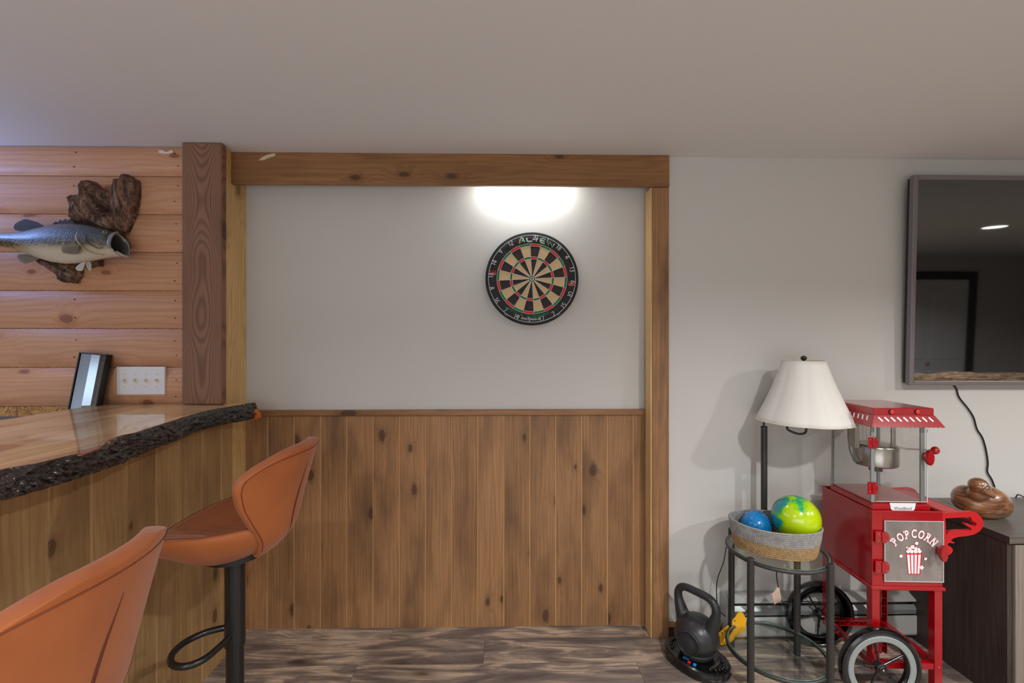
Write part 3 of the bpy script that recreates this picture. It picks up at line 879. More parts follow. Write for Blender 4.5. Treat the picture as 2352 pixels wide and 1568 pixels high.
# ================================================================ SIDE TABLE
TZ = 0.533
tc = Vector((1.160, 1.925, 0))
tb_ = wthing('side_table', 'round black metal side table with two glass shelves', 'side table', (tc.x, tc.y, 0))
legs = [atz(1724, 1281, 0.545), atz(1907, 1295, 0.545), atz(1831, 1503, 0), atz(1680, 1213, 0.545)]
for p in legs:
    MB().cyl((p.x, p.y, 0.0), (p.x, p.y, 0.545), 0.0135, seg=24).build('leg', M['dark_metal'], tb_, smooth=40, bevel=0.0015)
def ring_at(z, R_, nm_):
    pts = [(tc.x + R_ * math.cos(a), tc.y + R_ * math.sin(a), z) for a in [2 * math.pi * k / 72 for k in range(72)]]
    MB().tube(pts, 0.0085, 12, closed=True).build(nm_, M['dark_metal'], tb_, smooth=True)
    MB().cyl((tc.x, tc.y, z + 0.0035), (tc.x, tc.y, z + 0.0085), R_ - 0.004, seg=96).build('glass_top' if z > 0.3 else 'glass_shelf', M['glass'], tb_, smooth=30)
    e = [(tc.x + (R_ - 0.0025) * math.cos(a), tc.y + (R_ - 0.0025) * math.sin(a), z + 0.0065) for a in [2 * math.pi * k / 72 for k in range(72)]]
    MB().tube(e, 0.0035, 8, closed=True).build('glass_rim', M['glass_edge'], tb_, smooth=True)
RT = 0.190
ring_at(TZ - 0.011, RT, 'top_ring')
ring_at(0.098, RT, 'shelf_ring')
GT = TZ - 0.0025

# basket
bx, by = 1.150, 1.925
bk = wthing('rope_basket', 'oval grey and natural rope basket on the glass table', 'basket', (bx, by, GT))
def rope(name, k):
    t = NT(name); v = t.coords(False)
    w_ = t.new('ShaderNodeTexWave', wave_type='BANDS', bands_direction='X'); t.l(t.vmath('MULTIPLY', v, (1, 1, 1.2)), w_.inputs['Vector'])
    w_.inputs['Scale'].default_value = 60; w_.inputs['Distortion'].default_value = 6; w_.inputs['Detail'].default_value = 3; w_.inputs['Detail Scale'].default_value = 3
    n_ = t.noise(v, 70, 3)
    t.base(t.mix(n_, srgb(k[0]), srgb(k[1]))); t.set(Roughness=0.85); t.bump(t.math('ADD', w_.outputs['Fac'], n_), 0.8, 0.003)
    return t.m
grey_rope = rope('grey_rope', ((190, 186, 180), (128, 126, 124)))
nat_rope = rope('natural_rope', ((206, 172, 124), (132, 98, 58)))
ncoil = 15; pitch = 0.0077
def bell(i, n=64, extra=0):
    f = i / (ncoil - 1)
    ax = 0.152 + 0.020 * f ** 0.8; ay = 0.112 + 0.018 * f ** 0.8
    z = GT + 0.0045 + pitch * i
    out = []
    for k in range(n):
        a = 2 * math.pi * k / n
        u = math.cos(a) * ax; v = math.sin(a) * ay; rot = math.radians(-22)
        out.append((bx + u * math.cos(rot) - v * math.sin(rot) + 0.0008 * math.sin(a * 5 + i), by + u * math.sin(rot) + v * math.cos(rot), z + 0.0012 * math.sin(a * 3 + i * 0.3)))
    return out
g_ = MB(); n_ = MB()
for i in range(ncoil):
    (n_ if i < 7 else g_).tube(bell(i), 0.0046, 8, closed=True)
n_.tube([p for p in bell(0)], 0.004, 6, closed=True)
bp = bell(0, 48)
n_.prism([(p[0], p[1], GT + 0.001) for p in bp], (0, 0, 0.006))
o = n_.build('natural_coils', nat_rope, bk, smooth=True); o['kind'] = 'stuff'; o['label'] = 'natural straw coloured rope base'
o = g_.build('grey_coils', grey_rope, bk, smooth=True); o['kind'] = 'stuff'; o['label'] = 'grey rope rim'

# balls
t = NT('marbled_ball'); v = t.coords(False)
nn_ = t.noise(v, 7.0, 5, 0.6, 1.3)
sx = t.new('ShaderNodeSeparateXYZ'); t.l(v, sx.inputs[0])
k_ = t.math('ADD', nn_, t.math('ADD', t.math('MULTIPLY', t.math('SUBTRACT', sx.outputs[2], 0.668), 1.6), t.math('MULTIPLY', t.math('SUBTRACT', sx.outputs[0], 1.19), -1.2)))
c = t.ramp(k_, [(0.42, srgb(182, 210, 12)), (0.50, srgb(136, 200, 24)), (0.545, srgb(50, 166, 90)), (0.60, srgb(10, 134, 146)), (0.8, srgb(8, 116, 150))])
t.base(c); t.set(Roughness=0.18); t.p.inputs['Coat Weight'].default_value = 0.6
bc = aty(1828, 1189, 1.915); br = 0.0925
bal = wthing('play_ball', 'large green and blue marbled ball in the rope basket', 'ball', (bc.x, bc.y, bc.z - br))
MB().sphere(bc, br, seg=64).build('skin', t.m, bal, smooth=True)
# bar code sticker near its lower right
dirv = (aty(1867, 1229, bc.y - 0.07) - bc).normalized()
q = dirv.to_track_quat('Z', 'Y').to_matrix().to_4x4()
Ms = Matrix.Translation(bc + dirv * (br + 0.0006)) @ q @ Matrix.Rotation(math.radians(-40), 4, 'Z')
MB().box((-0.0085, -0.012, -0.0012), (0.0085, 0.012, 0.0004), Ms).build('sticker', M['white'], bal)
m = MB()
xx = -0.0065
for i in range(9):
    wd = random.choice((0.0005, 0.0008, 0.0011)); m.box((xx, -0.009, 0.0004), (xx + wd, 0.004, 0.0007), Ms); xx += 0.0015
o = m.build('sticker_bars', M['black'], bal); o['kind'] = 'stuff'
t = plain('blue_vinyl', (14, 128, 196), 0.25, coat=0.4)
sc_ = aty(1737, 1206, 1.985); sr = 0.060
sb = wthing('spiky_ball', 'small blue spiky massage ball in the rope basket', 'ball', (sc_.x, sc_.y, sc_.z - sr))
MB().sphere(sc_, sr, seg=48).build('skin', t, sb, smooth=True)
m = MB(); ga = math.pi * (3 - 5 ** 0.5)
for i in range(170):
    z_ = 1 - 2 * (i + 0.5) / 170; r_ = math.sqrt(1 - z_ * z_)
    d = Vector((r_ * math.cos(ga * i), r_ * math.sin(ga * i), z_))
    m.cyl(sc_ + d * (sr - 0.001), sc_ + d * (sr + 0.004), 0.0032, 0.0012, seg=8)
o = m.build('spikes', t, sb, smooth=True); o['kind'] = 'stuff'

# ================================================================ LAMP
lx = aty(1755, 1000, 2.085).x; ly = 2.085
lm = wthing('table_lamp', 'black swing arm lamp with cream shade standing behind the rope basket', 'lamp', (lx, ly, GT))
pt = aty(1755, 979, ly)
MB().cyl((lx, ly, GT + 0.012), (lx, ly, pt.z), 0.0135, seg=28).cyl((lx, ly, pt.z - 0.004), (lx, ly, pt.z), 0.0145, seg=28).build('pole', M['dark_metal'], lm, smooth=40)
MB().lathe([(0.024, GT + 0.0003), (0.024, GT + 0.010), (0.018, GT + 0.014)], (lx, ly - 0.0, 0), seg=32).build('foot', M['dark_metal'], lm, smooth=40)
sc = aty(1846, 900, 1.985); SX, SYY = sc.x, 1.985
zb = 1.41 - (968 - 784) * 1.985 / F; zt = 1.41 - (829 - 784) * 1.985 / F
arm = [(lx, ly, pt.z - 0.01), (lx + 0.003, ly, pt.z + 0.03), (lx + 0.03, ly - 0.03, pt.z + 0.055), (lx + 0.07, ly - 0.07, pt.z + 0.035)]
arm += [tuple(aty(1808, 984, 2.0)), tuple(aty(1826, 994, 1.99)), tuple(aty(1842, 996, 1.985)), tuple(aty(1852, 986, 1.985)), (SX, SYY, zb + 0.06), (SX, SYY, zt + 0.008)]
MB().tube(catmull(arm, 6), 0.0048, 10).build('arm', M['dark_metal'], lm, smooth=True)
R_t, R_b = 0.082, 0.188
def facet(a, z): return 1 - 0.034 * (1 - abs(math.cos(4 * a + 0.4)) ** 0.5) * 1.0
prof = []
for i in range(16):
    f = i / 15
    prof.append((R_b + (R_t - R_b) * f - 0.006 * math.sin(math.pi * f), zb + (zt - zb) * f))
t = NT('shade_fabric'); v = t.coords(False)
wv_ = t.noise(t.vmath('MULTIPLY', v, (1, 1, 1)), 260, 2)
t.base(t.mix(t.math('MULTIPLY', wv_, 0.2), srgb(228, 225, 218), srgb(200, 195, 186))); t.set(Roughness=0.8); t.bump(wv_, 0.2, 0.0006)
t.p.inputs['Subsurface Weight'].default_value = 0.0
shade = MB().lathe([(r, z) for r, z in prof] , (SX, SYY, 0), seg=96, fn=facet, cap=False).build('shade', t.m, lm, smooth=60, solid=0.0025)
for k in range(8):
    a = (math.pi * k - 0.4) / 4
    MB().tube([(SX + r * 1.003 * facet(a, 0) * math.cos(a), SYY + r * 1.003 * facet(a, 0) * math.sin(a), z) for r, z in prof], 0.0011, 6).build('shade_seam', M['cream'], lm, smooth=True)
for r_, z_, n0 in ((R_t, zt, 'top_trim'), (R_t + 0.002, zt - 0.012, 'top_trim'), (R_b, zb, 'bottom_trim')):
    pts = [(SX + r_ * facet(a, 0) * math.cos(a), SYY + r_ * facet(a, 0) * math.sin(a), z_) for a in [2 * math.pi * k / 96 for k in range(96)]]
    MB().tube(pts, 0.003 if n0 == 'bottom_trim' else 0.002, 8, closed=True).build(n0, M['cream'], lm, smooth=True)
MB().sphere((SX, SYY, zt + 0.012), 0.0125, (1, 1, 0.85), seg=24).cyl((SX, SYY, zt - 0.03), (SX, SYY, zt + 0.01), 0.004, seg=12).build('finial', M['black_metal'], lm, smooth=True)
for k in range(3):
    a = 2 * math.pi * k / 3 + 0.5
    MB().tube([(SX, SYY, zt - 0.004), (SX + R_t * math.cos(a), SYY + R_t * math.sin(a), zt - 0.004)], 0.0015, 6).build('spider_arm', M['steel'], lm)
MB().sphere((SX, SYY, zb + 0.13), 0.03, (1, 1, 1.2), seg=20).build('bulb', M['white'], lm, smooth=True)
# lamp cord: from the pole foot down beside the rear leg, a loop near the floor
cd = [aty(1752, 1204, 2.14), aty(1714, 1203, 2.14), aty(1694, 1212, 2.14), aty(1672, 1243, 2.13), aty(1662, 1290, 2.12), aty(1648, 1330, 2.12), aty(1646, 1370, 2.12), aty(1652, 1400, 2.12), aty(1669, 1416, 2.12), aty(1697, 1419, 2.11), aty(1712, 1408, 2.11), aty(1722, 1388, 2.12), aty(1716, 1372, 2.15), aty(1700, 1357, 2.16), aty(1740, 1383, 2.16)]
co = MB().tube(catmull(cd[:13], 6), 0.0023, 8).build('lamp_cord', M['black'], lm, smooth=True)
# tagged cord hanging below the table top
tg = wthing('tagged_cord', 'black cord with paper warning tag hanging under the glass table', 'cord', aty(1790, 1310, 2.02))
cd = [aty(1783, 1302, 2.02), aty(1784, 1325, 2.02), aty(1787, 1345, 2.02), aty(1792, 1365, 2.03), aty(1797, 1382, 2.05), aty(1806, 1381, 2.07), aty(1850, 1381, 2.085), aty(1885, 1382, 2.085)]
MB().tube(catmull(cd, 6), 0.0022, 8).build('cable', M['black'], tg, smooth=True)
tp = [aty(a, b, 2.018) for a, b in ((1773, 1363), (1781, 1356), (1784, 1349), (1790, 1349), (1795, 1378), (1788, 1382), (1779, 1388))]
MB().prism(tp, (0, 0.001, 0)).build('paper_tag', plain('paper_tag', (214, 184, 168), 0.8), tg)
m = MB()
for i in range(9):
    a = aty(1776 + i * 0.6, 1362 + i * 2.6, 2.0175); b = aty(1789 + i * 0.5, 1357 + i * 2.6, 2.0175)
    m.tube([a, b], 0.0004, 4)
o = m.build('tag_print', plain('tag_print', (170, 110, 96), 0.8), tg); o['kind'] = 'stuff'

# ================================================================ BASEBOARD HEATER
hx0 = aty(1667, 1360, 2.12).x; hx1 = aty(2101, 1400, 2.15).x + 0.05
ht = wthing('baseboard_heater', 'grey metal baseboard heater along the wall behind the glass table', 'heater', (1.5, YR, 0))
M['heater'] = plain('heater_enamel', (176, 176, 172), 0.35)
gr = M['alu']
yf = YR - 0.062
ztp = aty(1750, 1357, YR - 0.005).z
MB().prism([(hx0 + 0.008, YR - 0.001, 0.012), (hx0 + 0.008, YR - 0.001, ztp), (hx0 + 0.008, YR - 0.02, ztp), (hx0 + 0.008, yf, ztp - 0.018), (hx0 + 0.008, yf, ztp - 0.026), (hx0 + 0.008, YR - 0.008, ztp - 0.012), (hx0 + 0.008, YR - 0.008, 0.012)], (hx1 - hx0 - 0.008, 0, 0)).build('back_panel', M['heater'], ht, bevel=0.001)
MB().prism([(hx0 + 0.008, yf - 0.002, 0.150), (hx0 + 0.008, yf + 0.012, 0.168), (hx0 + 0.008, yf + 0.014, 0.166), (hx0 + 0.008, yf + 0.002, 0.128)], (hx1 - hx0 - 0.008, 0, 0)).build('damper', M['alu'], ht)
MB().prism([(hx0 + 0.008, yf, 0.030), (hx0 + 0.008, yf - 0.004, 0.040), (hx0 + 0.008, yf - 0.004, 0.122), (hx0 + 0.008, yf + 0.002, 0.122), (hx0 + 0.008, yf + 0.004, 0.030)], (hx1 - hx0 - 0.008, 0, 0)).build('front_panel', M['heater'], ht)
MB().box((hx0, yf - 0.006, 0.012), (hx0 + 0.012, YR - 0.001, ztp + 0.002)).build('end_cap', M['heater'], ht, bevel=0.002)
MB().box((hx0 + 0.02, yf + 0.02, 0.04), (hx1 - 0.01, YR - 0.012, 0.10)).build('fin_core', plain('fin_core', (40, 40, 42), 0.6), ht)

# ================================================================ YELLOW STRAP
ys_ = wthing('yellow_strap', 'yellow rubber strap with small holes curled against the wall', 'strap', (1.0, 2.1, 0))
M['yellow'] = plain('yellow_rubber', (238, 172, 8), 0.4)
def flap(px, Y, th, nm_):
    MB().prism([aty(a, b, Y(a)) for a, b in px], (0, th, 0)).build(nm_, M['yellow'], ys_, bevel=0.001)
flap([(1650, 1455), (1655, 1482), (1661, 1481), (1668, 1475), (1674, 1462), (1674, 1436), (1668, 1439)], lambda a: 2.09 - 0.0008 * (a - 1650), 0.004, 'lower_flap')
flap([(1680, 1440), (1682, 1424), (1689, 1417), (1693, 1410), (1698, 1405), (1704, 1405), (1709, 1411), (1714, 1421), (1714, 1430), (1711, 1450), (1696, 1456), (1681, 1460)], lambda a: 2.085 - 0.0004 * (a - 1680), 0.005, 'upper_flap')
pts = [aty(a, b, 2.08) for a, b in ((1662, 1474), (1676, 1468), (1690, 1450), (1700, 1440))]
MB().tube(catmull(pts, 4), 0.004, 6, ry=0.016).build('band', M['yellow'], ys_, smooth=True)
for a, b in ((1659, 1453.5), (1665.5, 1448), (1688, 1425)):
    p = aty(a, b, 2.0765)
    MB().box((p.x - 0.0018, p.y - 0.0006, p.z - 0.003), (p.x + 0.0018, p.y + 0.0006, p.z + 0.003)).build('hole', M['black'], ys_)

# ================================================================ KETTLEBELL
kc = Vector((0.822, 2.02, 0))
kc = atz(1600, 1512, 0.02); kc.z = 0
kb = wthing('kettlebell', 'dark grey vinyl kettlebell on an oval black base', 'kettlebell', (kc.x, kc.y, 0.03))
th = math.atan2(-0.15, 0.107)      # the handle runs from rear left to front right
ax_ = Vector((math.cos(th), math.sin(th), 0)); pr = Vector((-ax_.y, ax_.x, 0))
zc = 0.118
m = MB()
m.sphere(kc + Vector((0, 0, zc)), 0.093, (1.0, 1.0, 0.92), seg=48)
m.cyl(kc + Vector((0, 0, 0.036)), kc + Vector((0, 0, 0.06)), 0.066, 0.078, seg=40)
hp = []
for a_, z_, r_ in ((-0.058, 0.150, 0.036), (-0.075, 0.195, 0.027), (-0.089, 0.240, 0.019), (-0.088, 0.275, 0.017), (-0.062, 0.300, 0.0165), (0, 0.304, 0.0165), (0.062, 0.300, 0.0165), (0.088, 0.275, 0.017), (0.089, 0.240, 0.019), (0.075, 0.195, 0.027), (0.058, 0.150, 0.036)):
    hp.append((kc + ax_ * a_ + Vector((0, 0, z_)), r_))
pp = catmull([p for p, _ in hp], 5); rr = []
for i in range(len(pp)):
    j = min(i / 5, len(hp) - 1.001); a = int(j); rr.append(hp[a][1] + (hp[a + 1][1] - hp[a][1]) * (j - a))
m.tube(pp, rr, 20)
o = m.build('body', M['rubber'], kb, smooth=True); remesh(o, 0.0035, 6)
# round recessed badge facing the room
nd_ = Vector((-0.72, -0.70, 0.02)).normalized()
q = nd_.to_track_quat('Z', 'Y').to_matrix().to_4x4()
Mb = Matrix.Translation(kc + Vector((0, 0, zc)) + nd_ * 0.080) @ q
m = MB(); R = []
for r_, z_ in ((0.050, 0.0), (0.049, 0.010), (0.046, 0.012), (0.044, 0.008), (0.043, 0.006)):
    R.append([Mb @ Vector((r_ * math.cos(2 * math.pi * k / 48), r_ * math.sin(2 * math.pi * k / 48), z_)) for k in range(48)])
m.rings(R); m.build('badge_ring', M['rubber'], kb, smooth=50)
MB().cyl(Mb @ Vector((0, 0, 0.004)), Mb @ Vector((0, 0, 0.0085)), 0.042, seg=48).build('badge_face', plain('badge_black', (30, 30, 31), 0.7), kb, smooth=50)
# base
ka = wthing('dial_base', 'oval black push up style base with blue and red buttons under the kettlebell', 'fitness base', (kc.x, kc.y, 0))
def base_ring(sa, sb_, z_, n=72):
    out = []
    for k in range(n):
        a = 2 * math.pi * k / n
        c_, s_ = math.cos(a), math.sin(a)
        e = 2.3; r = (abs(c_) ** e + abs(s_) ** e) ** (-1 / e)
        out.append(kc + ax_ * (sa * c_ * r) + pr * (sb_ * s_ * r) + Vector((0, 0, z_)))
    return out
SA, SB = 0.142, 0.105
m = MB()
m.rings([base_ring(SA - 0.006, SB - 0.006, 0.0), base_ring(SA, SB, 0.006), base_ring(SA, SB, 0.012), base_ring(SA - 0.003, SB - 0.003, 0.014), base_ring(SA, SB, 0.016), base_ring(SA - 0.003, SB - 0.003, 0.027), base_ring(SA - 0.010, SB - 0.010, 0.030), base_ring(SA - 0.014, SB - 0.014, 0.0285), base_ring(SA - 0.03, SB - 0.03, 0.029)])
m.build('shell', M['tyre'], ka, smooth=40)
for s_ in (-1, 1):
    # grip at each end: rim, bumps and a flat patch painted as its opening
    R = []
    for k in range(26):
        a = -1.0 + 2.0 * k / 25
        R.append(kc + ax_ * (s_ * (0.118 - 0.05 * a * a)) + pr * (a * 0.062) + Vector((0, 0, 0.031)))
    for k in range(3, 23, 3):
        MB().sphere(R[k], 0.0065, (1, 1, 0.7), seg=12).build('grip_bump', M['tyre'], ka, smooth=True)
    pts = [kc + ax_ * (s_ * (0.098 - 0.012 * a * a)) + pr * (a * 0.045) + Vector((0, 0, 0.0292)) for a in [-1 + k / 6 for k in range(13)]]
    MB().tube(pts, 0.002, 8, ry=0.002).build('grip_rim', M['tyre'], ka, smooth=True)
    MB().prism([kc + ax_ * (s_ * (0.096 - 0.012 * a * a)) + pr * (a * 0.04) + Vector((0, 0, 0.0288)) for a in [-1 + k / 6 for k in range(13)]] + [kc + ax_ * (s_ * 0.083) + pr * (a * 0.036) + Vector((0, 0, 0.0288)) for a in (1, 0.5, 0, -0.5, -1)], (0, 0, 0.0012)).build('grip_patch', plain('grip_patch_tint', (70, 62, 58), 0.6), ka)
for (px, py, cn, sx_, sy_) in ((1576, 1517, 'b', 0.013, 0.0045), (1583, 1526, 'r', 0.006, 0.006), (1595.5, 1532, 'b', 0.006, 0.007)):
    p = atz(px, py, 0.031)
    col = plain('button_blue', (20, 140, 200), 0.4) if cn == 'b' else plain('button_red', (206, 40, 44), 0.4)
    Mx = Matrix.Translation(p) @ Matrix.Rotation(math.radians(-38), 4, 'Z')
    MB().box((-sx_, -sy_, -0.003), (sx_, sy_, 0.001), Mx).build('blue_button' if cn == 'b' else 'red_button', col, ka, bevel=0.001)

ka.scale = (1, 1, 1.4)
kb.location.z += 0.009

# ================================================================ TELEVISION
M['bezel'] = plain('tv_bezel', (122, 116, 116), 0.35, 0.15)
t = NT('tv_screen'); t.base(srgb(10, 10, 11)); t.set(Roughness=0.03); t.p.inputs['IOR'].default_value = 2.3
M['screen'] = t.m
pbl = aty(2089, 885, 2.122)
TH = 0.985; TWd = 1.70
Ry = math.radians(1.5)
Mtv = Matrix.Translation(pbl) @ Matrix.Rotation(Ry, 4, 'X')     # local: x right, y into the wall, z up
tv = wthing('television', 'large flat black television with grey bezel on the wall', 'television', (pbl.x + TWd / 2, 2.16, pbl.z))
m = MB()
bw = 0.022
for lo, hi in (((0, 0, 0), (bw, 0.026, TH)), ((TWd - bw, 0, 0), (TWd, 0.026, TH)), ((bw, 0, 0), (TWd - bw, 0.026, bw)), ((bw, 0, TH - bw), (TWd - bw, 0.026, TH))):
    m.box(lo, hi, Mtv)
m.build('bezel', M['bezel'], tv, bevel=0.004)
MB().box((bw - 0.002, 0.003, bw - 0.002), (TWd - bw + 0.002, 0.012, TH - bw + 0.002), Mtv).build('screen', M['screen'], tv)
MB().box((0.004, 0.0262, 0.01), (TWd - 0.004, 0.040, TH - 0.01), Mtv).build('back_cover', M['black'], tv)
MB().box((0.6, 0.0405, 0.3), (1.1, 0.05, 0.7), Mtv).build('wall_mount', M['black_metal'], tv)
cb = wthing('television_cable', 'black cable hanging from the television down behind the duck', 'cable', aty(2200, 900, 2.17))
cp = [aty(a, b, YR - 0.006) for a, b in ((2190, 884), (2197, 893), (2203, 912), (2222, 936), (2236, 958), (2244, 985), (2256, 1004), (2264, 1030), (2269, 1062), (2268, 1083), (2279, 1103), (2290, 1135), (2293, 1140))]
MB().tube(catmull(cp, 6), 0.0034, 8).build('cable', M['black'], cb, smooth=True)

# ================================================================ DARK CABINET
CX, CYF, CZ = 1.936, 1.715, 0.662
M['dark_wood'] = wood('dark_walnut_laminate', srgb(70, 58, 52), srgb(34, 27, 26), srgb(40, 32, 30), 'z', ring=50, contrast=0.3, knots=0.0, stain=0.4, rough=0.45, rand=False, fine=0.9)
M['grey_lam'] = wood('grey_oak_laminate_top', srgb(98, 92, 86), srgb(66, 61, 57), srgb(60, 54, 50), 'x', ring=60, contrast=0.25, knots=0.0, stain=0.3, rough=0.35, rand=False, fine=0.9)
M['grey_front'] = wood('grey_oak_laminate_front', srgb(132, 122, 112), srgb(98, 90, 82), srgb(90, 80, 72), 'z', ring=60, contrast=0.25, knots=0.0, stain=0.3, rough=0.4, rand=False, fine=0.9)
cbn = wthing('media_cabinet', 'dark brown laminate cabinet with grey top below the television', 'cabinet', (2.7, 1.95, 0))
CR = 3.5
MB().box((CX + 0.004, CYF + 0.012, 0), (CX + 0.026, 2.15, CZ - 0.027)).build('side_panel', M['dark_wood'], cbn, bevel=0.001)
MB().box((CR - 0.026, CYF + 0.012, 0), (CR - 0.004, 2.15, CZ - 0.027)).build('side_panel', M['dark_wood'], cbn)
tp_ = MB().box((CX, CYF, CZ - 0.027), (CR, 2.152, CZ)).build('top_panel', [M['grey_lam'], M['dark_wood']], cbn, bevel=0.001)
for p in tp_.data.polygons:
    if p.normal.x < -0.5: p.material_index = 1
MB().box((CX + 0.027, 2.13, 0.02), (CR - 0.027, 2.148, CZ - 0.028)).build('back_panel', M['dark_wood'], cbn)
for a, b in ((CX + 0.0275, CX + 0.5), (CX + 0.504, CX + 1.0), (CX + 1.004, CR - 0.0275)):
    d_ = MB().box((a, CYF + 0.004, 0.04), (b, CYF + 0.022, CZ - 0.034)).build('door', M['grey_front'], cbn, bevel=0.001)
    MB().box((b - 0.05, CYF - 0.012, 0.35), (b - 0.04, CYF + 0.004, 0.45)).build('handle', M['black_metal'], d_, bevel=0.001)
MB().box((CX + 0.027, CYF + 0.03, 0), (CR - 0.027, CYF + 0.05, 0.04)).build('plinth', M['dark_wood'], cbn)
cw = wthing('power_cord', 'thin black cord end curling over the back edge of the cabinet', 'cord', aty(2338, 1140, 2.14))
MB().tube(catmull([aty(2333, 1143, 2.145), aty(2336, 1137, 2.145), aty(2341, 1136, 2.14), aty(2352, 1141, 2.13), aty(2368, 1148, 2.12)], 5), 0.0028, 8).build('cable', M['black'], cw, smooth=True)

# duck
t = NT('duck_wood'); v = t.coords(False)
n1 = t.noise(t.vmath('MULTIPLY', v, (9, 9, 40)), 1.6, 4, 0.6, 0.8)
c = t.ramp(n1, [(0.35, srgb(84, 52, 34)), (0.5, srgb(124, 78, 46)), (0.68, srgb(160, 106, 58))])
t.base(c); t.set(Roughness=0.3); t.p.inputs['Coat Weight'].default_value = 1.0; t.p.inputs['Coat Roughness'].default_value = 0.06
M['duck'] = t.m
dc = atz(2254, 1184, CZ); dy = dc.y
dk = wthing('wooden_duck', 'glossy carved wooden duck resting on the dark cabinet', 'duck figurine', (dc.x, dc.y, CZ))
m = MB()
def P(px, py, dyy=0.0): return aty(px, py, dy + dyy)
m.sphere(P(2257, 1153), 0.072, (1.42, 1.0, 1.02), seg=48)
m.sphere(P(2222, 1146, 0.015), 0.052, (1.0, 1.1, 1.15), seg=32)
m.sphere(P(2285, 1156, 0.0), 0.054, (0.98, 1.1, 1.12), seg=32)
m.sphere(P(2247, 1132, -0.040), 0.036, (1.05, 0.9, 1.0), seg=24)
m.sphere(P(2247, 1114, -0.052), 0.0345, (1.0, 0.95, 0.92), seg=32)
m.sphere(P(2257, 1120, -0.066), 0.024, (1.15, 1.0, 0.95), seg=24)
b0 = P(2259, 1122, -0.074); b1 = P(2285, 1143, -0.098)
m.tube([b0, b0.lerp(b1, 0.35), b0.lerp(b1, 0.7), b1], [0.021, 0.015, 0.012, 0.008], 14)
o = m.build('body', M['duck'], dk, smooth=True); remesh(o, 0.0028, 14)
lowz = min(v_.co.z for v_ in o.data.vertices)
for v_ in o.data.vertices:
    if v_.co.z < CZ + 0.002: v_.co.z = CZ + 0.002
e = P(2246.5, 1111.5, -0.084)
MB().sphere(e, 0.0042, seg=16).build('eye', plain('eye_amber', (150, 126, 84), 0.15, coat=1), dk, smooth=True)
MB().sphere(e + Vector((-0.0012, -0.003, 0)), 0.0022, seg=12).build('pupil', M['black'], dk, smooth=True)

# ================================================================ POPCORN CART
O = Vector((1.450, 1.774, 0)); RZ = math.radians(-3.0)
cart = thing('popcorn_cart', 'red popcorn machine cart with clear case and two black spoked wheels', 'popcorn cart', O, RZ)
Rinv = Matrix.Rotation(-RZ, 3, 'Z')
cam_l = Rinv @ (Vector((0, 0, H)) - O)
def cy(px, py, ly):
    d = Rinv @ ray(px, py); t = (ly - cam_l.y) / d.y
    return cam_l + d * t
def cz(px, py, lz):
    d = Rinv @ ray(px, py); t = (lz - cam_l.z) / d.z
    return cam_l + d * t
R_ = M['red']
BW, BD, BZ0, BZ1 = 0.270, 0.306, 0.447, 0.743
# storage box: open shell with a framed front
m = MB()
m.box((0, 0.004, BZ0), (0.006, BD, BZ1)).box((BW - 0.006, 0.004, BZ0), (BW, BD, BZ1)).box((0.006, BD - 0.006, BZ0), (BW - 0.006, BD, BZ1))
m.box((0.0055, 0.004, BZ0), (BW - 0.0055, BD - 0.005, BZ0 + 0.006))
m.box((0, 0, BZ0), (0.045, 0.006, BZ1)).box((BW - 0.014, 0, BZ0), (BW, 0.006, BZ1)).box((0.0445, 0, BZ1 - 0.040), (BW - 0.0135, 0.006, BZ1)).box((0.0445, 0, BZ0), (BW - 0.0135, 0.006, BZ0 + 0.032))
m.build('storage_box', R_, cart, bevel=0.002)
MB().box((-0.008, -0.008, 0.434), (BW + 0.008, BD + 0.006, 0.449)).build('bottom_flange', R_, cart, bevel=0.006, seg=3)
MB().tube([(0.0, 0.0, BZ1), (BW, 0.0, BZ1), (BW, BD, BZ1), (0, BD, BZ1)], 0.003, 8, closed=True).build('rim', R_, cart)
for k in range(4):
    MB().box((-0.0095, 0.05 + 0.07 * k, 0.437), (-0.004, 0.062 + 0.07 * k, 0.451)).build('flange_clip', R_, cart, bevel=0.001)
MB().box((0.02, 0.04, BZ0 + 0.01), (BW - 0.02, BD - 0.03, BZ0 + 0.05)).build('inner_bin', plain('inner_bin', (150, 70, 66), 0.5), cart, bevel=0.006)
MB().box((0.008, 0.1, BZ0 + 0.008), (BW - 0.008, 0.104, BZ1 - 0.03)).build('reflection_panel', plain('reflection_panel', (112, 98, 88), 0.5), cart)  # added sheet, its grey-brown imitates the reflection on the clear door
# machine base tray
MB().box((0.006, 0.008, BZ1 - 0.004), (0.232, 0.262, 0.768)).build('machine_base', R_, cart, bevel=0.006, seg=3)
MB().box((0.014, 0.016, 0.768), (0.224, 0.254, 0.7725)).build('popping_deck', R_, cart, bevel=0.001)
GX0, GX1, GY0, GY1, GZ0, GZ1 = 0.010, 0.218, 0.012, 0.256, 0.7728, 1.083
A_ = M['acrylic']
MB().box((GX0, GY0 + 0.013, GZ0), (GX0 + 0.002, GY1 - 0.008, GZ1)).build('side_pane', A_, cart)
MB().box((GX1 - 0.002, GY0 + 0.013, GZ0), (GX1, GY1 - 0.008, GZ1)).build('side_pane', A_, cart)
MB().box((GX0 + 0.008, GY1 - 0.004, GZ0), (GX1 - 0.008, GY1 - 0.002, GZ1)).build('back_pane', A_, cart)
fp = MB().box((GX0 + 0.012, GY0 - 0.001, GZ0 + 0.004), (GX1 + 0.002, GY0 + 0.0015, GZ1 - 0.004)).build('front_door', A_, cart)
m = MB()
